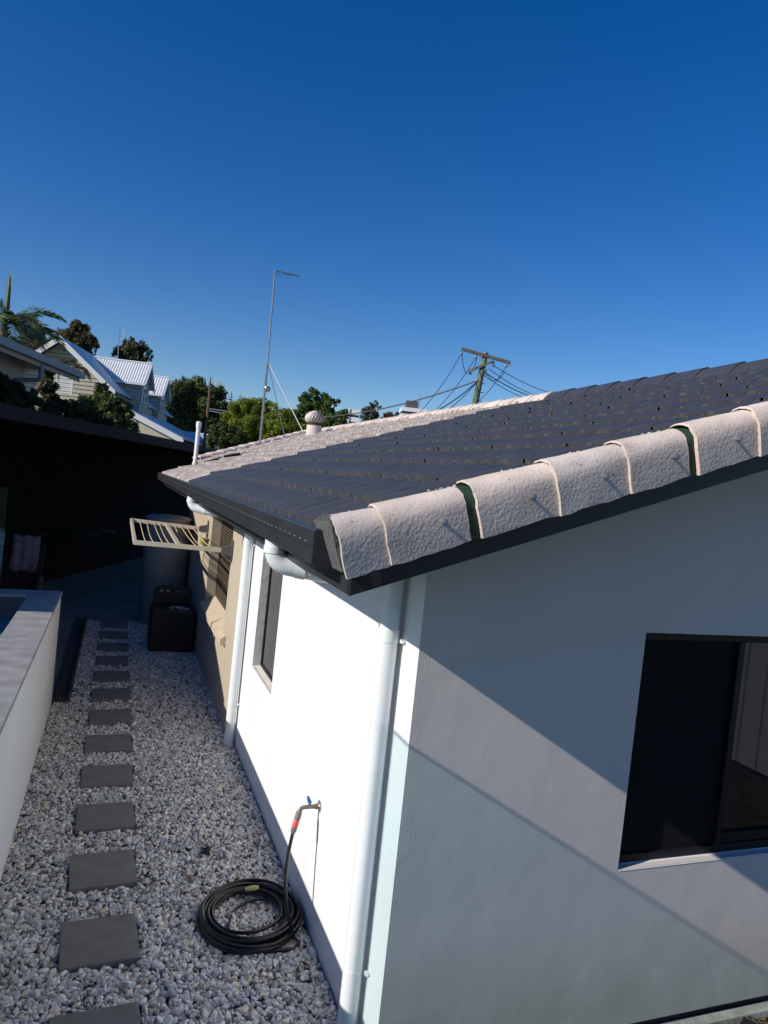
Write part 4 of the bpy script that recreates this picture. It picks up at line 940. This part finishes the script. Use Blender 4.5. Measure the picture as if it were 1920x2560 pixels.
# hill and a bank so that tree feet stand on something
m = MB(); nn = 40; vs = [(260*math.cos(2*math.pi*i/nn)*.9+10, 300+90*math.sin(2*math.pi*i/nn), -.3) for i in range(nn)]; vs.append((-20, 300, 9)); m.add(vs, [(i, (i+1) % nn, nn) for i in range(nn)])
tag(m.build('hill', M['ground'], smooth=True), kind='structure')
m = MB(); m.prism([(-4.36, 8.62, -.1), (2.05, 24.4, -.1), (2.05, 70, -.1), (-60, 70, -.1), (-60, 8.62, -.1)], (0, 0, 3.17)); tag(m.build('garden_terrace', M['ground']), kind='structure')

# ------------------------------------------------------------------ distant buildings, masts, power pole
def building(name, px, py, d, wid, dep, floors, fh, yawd, label, cols=('bld_white', 'bld_glass')):
    p = at(px, py, d); B = thing(name, (p.x, p.y, 0), label, 'building'); u = Vector((math.cos(R(yawd)), math.sin(R(yawd)), 0)); v = Vector((-u.y, u.x, 0))
    o = p-u*wid/2
    m = MB(); m.obox(o+u*.3+v*.3-zz*(floors*fh+25), u*(wid-.6), v*(dep-.6), zz*(floors*fh+25)); m.build('glazed_core', M[cols[1]], B)
    for k in range(floors+1):
        m = MB(); m.obox(o-zz*(k*fh+.9), u*wid, v*dep, zz*(1.0 if k else 1.1)); m.build('balcony_band', M[cols[0]], B)
    return B, o, u, v
B, o, u, v = building('apartment_building', 882, 1026, 150, 3.2, 8, 4, 1.5, -15, 'small white and grey apartment block beside the bright green tree')
m = MB(); m.obox(o+u*.75-v*.2-zz*9, u*.25, v*.3, zz*9.4); m.build('pillar', M['bld_white'], B)
B, o, u, v = building('office_building', 1036, 1022, 200, 7.2, 9, 3, 1.75, -17, 'white banded tower top with dark rooftop plant room')
m = MB(); m.obox(o+u*1.3+v*1+zz*.2, u*3.4, v*4, zz*2.1); m.build('plant_room', M['bld_dark'], B)
m = MB(); m.tube([o+u*5.0+v+zz*.2, o+u*5.0+v+zz*3.8], .09, 6); m.build('mast', M['galv'], B)
p = at(497, 1088, 42); m = MB(); n = 16; vs = []
for i in range(2*n+1): vs += [p+uu*(-1.1+2.2*i/(2*n))+zz*(.02 if i % 2 else -.02)+zz*.22+vv*1.5, p+uu*(-1.1+2.2*i/(2*n))+zz*(.02 if i % 2 else -.02)-zz*.28]
m.add(vs, [(2*i, 2*i+1, 2*i+3, 2*i+2) for i in range(2*n)]); SH = thing('shed', (p.x, p.y, 0), 'small building with white corrugated roof beyond the vent pipe', 'shed'); m.build('roof', M['white_metal'], SH)
m = MB(); m.obox(p-uu*1.0-zz*3.2+vv*.1, uu*2.0, vv*1.3, zz*2.9); m.build('wall', M['grey_house'], SH)
# thin rusty pole with wires
RP = thing('timber_pole', tuple(at(515, 1090, 40)-zz*4), 'thin rusty timber pole in front of the dark tree mass', 'pole')
m = MB(); m.tube([at(511, 1100, 40)-zz*2, at(522, 1000, 40), at(527, 942, 40)], [.09, .08, .03], 6); m.build('shaft', M['timber_rust'], RP)
m = MB(); m.tube([at(524, 973, 40), at(526, 958, 40)], .10, 6); m.build('bracket', M['timber_grey'], RP)
for y0_, y1_, l in ((1021, 1030, 'upper'), (1026, 1038, 'lower')):
    m = MB(); m.tube([at(519, y0_, 40), at(580, y1_, 40)], .03, 4); tag(m.build('wire', M['galv']), l+' pale wire leaving the thin rusty pole', 'wire', 'wires of the rusty pole')
CT = thing('telecom_tower', tuple(at(545, 1010, 130)-zz*8), 'cluster of pale telecom panels above the dark tree mass', 'telecom tower')
m = MB(); m.tube([at(548, 1040, 130)-zz*8, at(546, 975, 130)], .5, 6); m.lathe([(1.2, 0), (1.2, .5)], at(546, 976, 130), 10); m.build('frame', M['galv'], CT)
for px, tp_, bt in ((530, 952, 966), (540, 957, 972), (545, 953, 970), (549, 954, 970), (553, 958, 974), (558, 962, 978), (543, 968, 980)):
    m = MB(); m.tube([at(px, bt, 130), at(px+1.4, tp_, 130)], .13, 6); m.build('antenna_panel', M['panel_grey'], CT)
A2 = thing('antenna', tuple(at(296, 895, 46)-zz*5), 'small rooftop antenna above the round tree behind the dormers', 'antenna')
m = MB(); m.tube([at(294, 898, 46)-zz*4, at(294, 898, 46), at(300, 813, 46)], [.04, .035, .02], 6); m.build('mast', M['galv'], A2)
m = MB(); m.tube([at(298, 840, 46), at(314, 843, 46)], .025, 5); m.tube([at(308, 850, 46), at(311, 824, 46)], .03, 5)
for k in range(4): m.tube([at(310, 829+k*5, 46), at(315, 830+k*5, 46)], .025, 4)
m.build('elements', M['galv'], A2)
PO = thing('power_pole', tuple(at(1170, 1100, 35)-zz*4), 'green timber power pole with two crossarms above the roof ridge', 'power pole')
pt = at(1214, 884, 35); pb = at(1185, 1020, 35)
m = MB(); m.tube([pb+(pb-pt)*1.2, pb, pt], [.19, .17, .14], 12); m.build('shaft', M['pole_green'], PO, smooth=True)
m = MB(); m.lathe([(.15, 0), (.15, .03), (.08, .07)], pt, 12); m.build('cap', M['galv'], PO)
def arm(a, b, w_, m_):
    m = MB(); d = b-a; s = d.cross(zz).normalized()*w_; m.obox(a-s/2-zz*w_*.7-FW*.16, d, s, zz*w_*1.4); m.build('crossarm', m_, PO)
arm(at(1153, 874, 35), at(1275, 909, 35), .11, M['timber_grey']); arm(at(1170, 930, 35), at(1230, 906, 35), .10, M['pole_green'])
for px, py in ((1154, 884), (1190, 893), (1233, 906), (1266, 915), (1176, 934), (1192, 952), (1214, 925), (1234, 914)):
    m = MB(); m.lathe([(.05, 0), (.07, .05), (.05, .12)], at(px, py, 34.9)-zz*.06, 8); m.build('insulator', M['galv'], PO)
m = MB()
for k in range(4): c = pb.lerp(pt, .12+.16*k); m.tube([c, c+RT*.32+zz*.02], .018, 5)
m.build('climbing_step', M['galv'], PO)
def wire(pts, d, sag, lab, r=.018, grp='overhead wires of the green pole'):
    P_ = [at(x, y, dd) for (x, y), dd in zip(pts, d)]; a, b = P_[0], P_[-1]; m = MB()
    m.tube([a.lerp(b, i/12)-zz*sag*4*(i/12)*(1-i/12) for i in range(13)], r, 4); tag(m.build('wire', M['cable']), lab, 'wire', grp)
wire([(1192, 952), (700, 1046)], (35, 42), .55, 'thick cable running left from the pole towards the bright green tree', .035)
wire([(1154, 884), (1040, 1040)], (35, 30), .25, 'wire dropping from the left tip of the upper crossarm')
wire([(1190, 893), (1060, 1052)], (35, 30), .3, 'wire dropping left from the middle of the upper crossarm')
wire([(1192, 955), (1050, 1045)], (35, 30), .2, 'thicker wire running down left to the pale ridge', .028)
wire([(1190, 958), (1095, 1040)], (35, 30), .15, 'lowest left wire dropping from the pole collar')
wire([(1234, 914), (1420, 992)], (35, 45), .25, 'top wire running right over the dark ridge')
wire([(1222, 922), (1400, 1000)], (35, 45), .35, 'second wire running right over the dark ridge')
wire([(1212, 931), (1380, 1003)], (35, 45), .25, 'third wire running right over the dark ridge', .026)
wire([(1212, 940), (1365, 1008)], (35, 45), .25, 'lowest wire running right over the dark ridge')
wire([(1266, 915), (1150, 1025)], (35, 30), .45, 'wire looping down left from the right tip of the upper crossarm')
wire([(1155, 886), (1172, 931)], (35, 35), .35, 'short jumper loop between the two crossarm tips at the left')
wire([(1192, 895), (1180, 928)], (35, 35), .2, 'short jumper between the crossarms near the shaft')
wire([(1214, 928), (1262, 930)], (35, 36), .45, 'slack loop hanging right of the lower crossarm')

# ------------------------------------------------------------------ gable side: leaf litter, rubbish bag, reflected boundary fence
g = MB(); g.add([(-.0, -12, -.075), (12, -12, -.075), (12, -.036, -.075), (0, -.036, -.075)], [(0, 1, 2, 3)]); M['garden_soil'] = mat('garden_soil', (.035, .032, .026), .95, .5, 9, .6, 40)
tag(g.build('garden_soil', M['garden_soil']), kind='structure')
n = 2600; P_ = np.stack([rng.uniform(1.2, 4.5, n), -.04-np.abs(rng.normal(0, .5, n)), rng.uniform(-.07, -.02, n)], 1)
nr = rng.normal(0, .5, (n, 3)); nr[:, 2] += .9; nr /= np.linalg.norm(nr, axis=1)[:, None]
t_ = np.cross(nr, rng.normal(size=(n, 3))); t_ /= np.linalg.norm(t_, axis=1)[:, None]; b_ = np.cross(nr, t_); L = rng.uniform(.03, .07, n)[:, None]
Vl = np.stack([P_-t_*L, P_+b_*L*.45+nr*.008, P_+t_*L, P_-b_*L*.45+nr*.008], 1).reshape(-1, 3); Vl[:, 1] = np.minimum(Vl[:, 1], -.037)
Fl = ((np.arange(n)*4)[:, None]+np.array([0, 1, 2, 3])[None]); f = rng.uniform(0, 1, n)[:, None]
cl = np.array([.10, .055, .03])*(1-f)+np.array([.36, .25, .16])*f
tag(np_mesh('leaf_litter', Vl, Fl, M['leaf'], col=np.repeat(cl, 4, 0), kind='stuff'), 'dry brown leaves lying along the gable footing', 'leaves')
m = MB(); br = random.Random(8); nu, nv_ = 22, 12; vs = []
for j in range(nv_+1):
    for i in range(nu):
        th = 2*math.pi*i/nu; ph = math.pi*j/nv_; q = 1+.22*math.sin(5*th+3*ph)+br.uniform(-.16, .16)
        vs.append((2.02+.20*q*math.sin(ph)*math.cos(th), -.19+.13*q*math.sin(ph)*math.sin(th), -.055+.10*q*math.cos(ph)))
m.add(vs, [(j*nu+i, j*nu+(i+1) % nu, (j+1)*nu+(i+1) % nu, (j+1)*nu+i) for j in range(nv_) for i in range(nu)])
BG = m.build('plastic_bag', M['bag']); tag(BG, 'crumpled black plastic bag on the dry leaves', 'bag')
m = MB(); FN = None
m.box(5.5, 5.53, -10, -1.2, .0, 1.75)
for k in range(34): m.box(5.485, 5.4995, -10+k*.26, -10+k*.26+.03, .0, 1.75)
tag(m.build('boundary_fence', M['fence_pale']), 'pale sheet fence reflected in the gable window', 'fence')

# withered leaves and a weed among the pebbles
def withered(name, x, y, n, L, lo, hi, label, cat, seed, upz=.5):
    rg = np.random.default_rng(seed); P_ = np.stack([x+rg.normal(0, .022, n), y+rg.normal(0, .03, n), rg.uniform(.022, .045, n)], 1)
    nr = rg.normal(0, .6, (n, 3)); nr[:, 2] += upz; nr /= np.linalg.norm(nr, axis=1)[:, None]; t_ = np.cross(nr, rg.normal(size=(n, 3))); t_ /= np.linalg.norm(t_, axis=1)[:, None]; b_ = np.cross(nr, t_); l = L*rg.uniform(.6, 1.3, n)[:, None]
    V = np.stack([P_-t_*l, P_+b_*l*.4+nr*l*.25, P_+t_*l, P_-b_*l*.4+nr*l*.25], 1).reshape(-1, 3); F = (np.arange(n)*4)[:, None]+np.array([[0, 1, 2, 3]])
    f = rg.uniform(0, 1, n)[:, None]; c = np.array(lo)*(1-f)+np.array(hi)*f
    tag(np_mesh(name, V, F, M['leaf'], col=np.repeat(c, 4, 0)), label, cat)
withered('withered_leaf', -.487, 2.07, 16, .026, (.012, .009, .007), (.04, .03, .02), 'dark withered leaf clump on the pebbles beyond the hose', 'leaf', 1)
withered('dry_leaf', -1.52, 2.10, 3, .028, (.16, .07, .03), (.24, .11, .05), 'single reddish dry leaf on the pebbles near the pool wall', 'leaf', 2)
withered('weed', -1.62, 1.02, 26, .020, (.03, .06, .02), (.08, .14, .04), 'tiny green weed sprouting by the pool wall', 'weed', 3, 0)
withered('dry_leaf', -.14, .82, 4, .022, (.05, .04, .03), (.16, .12, .08), 'brown leaf scraps between the hose and the wall foot', 'leaf', 4)
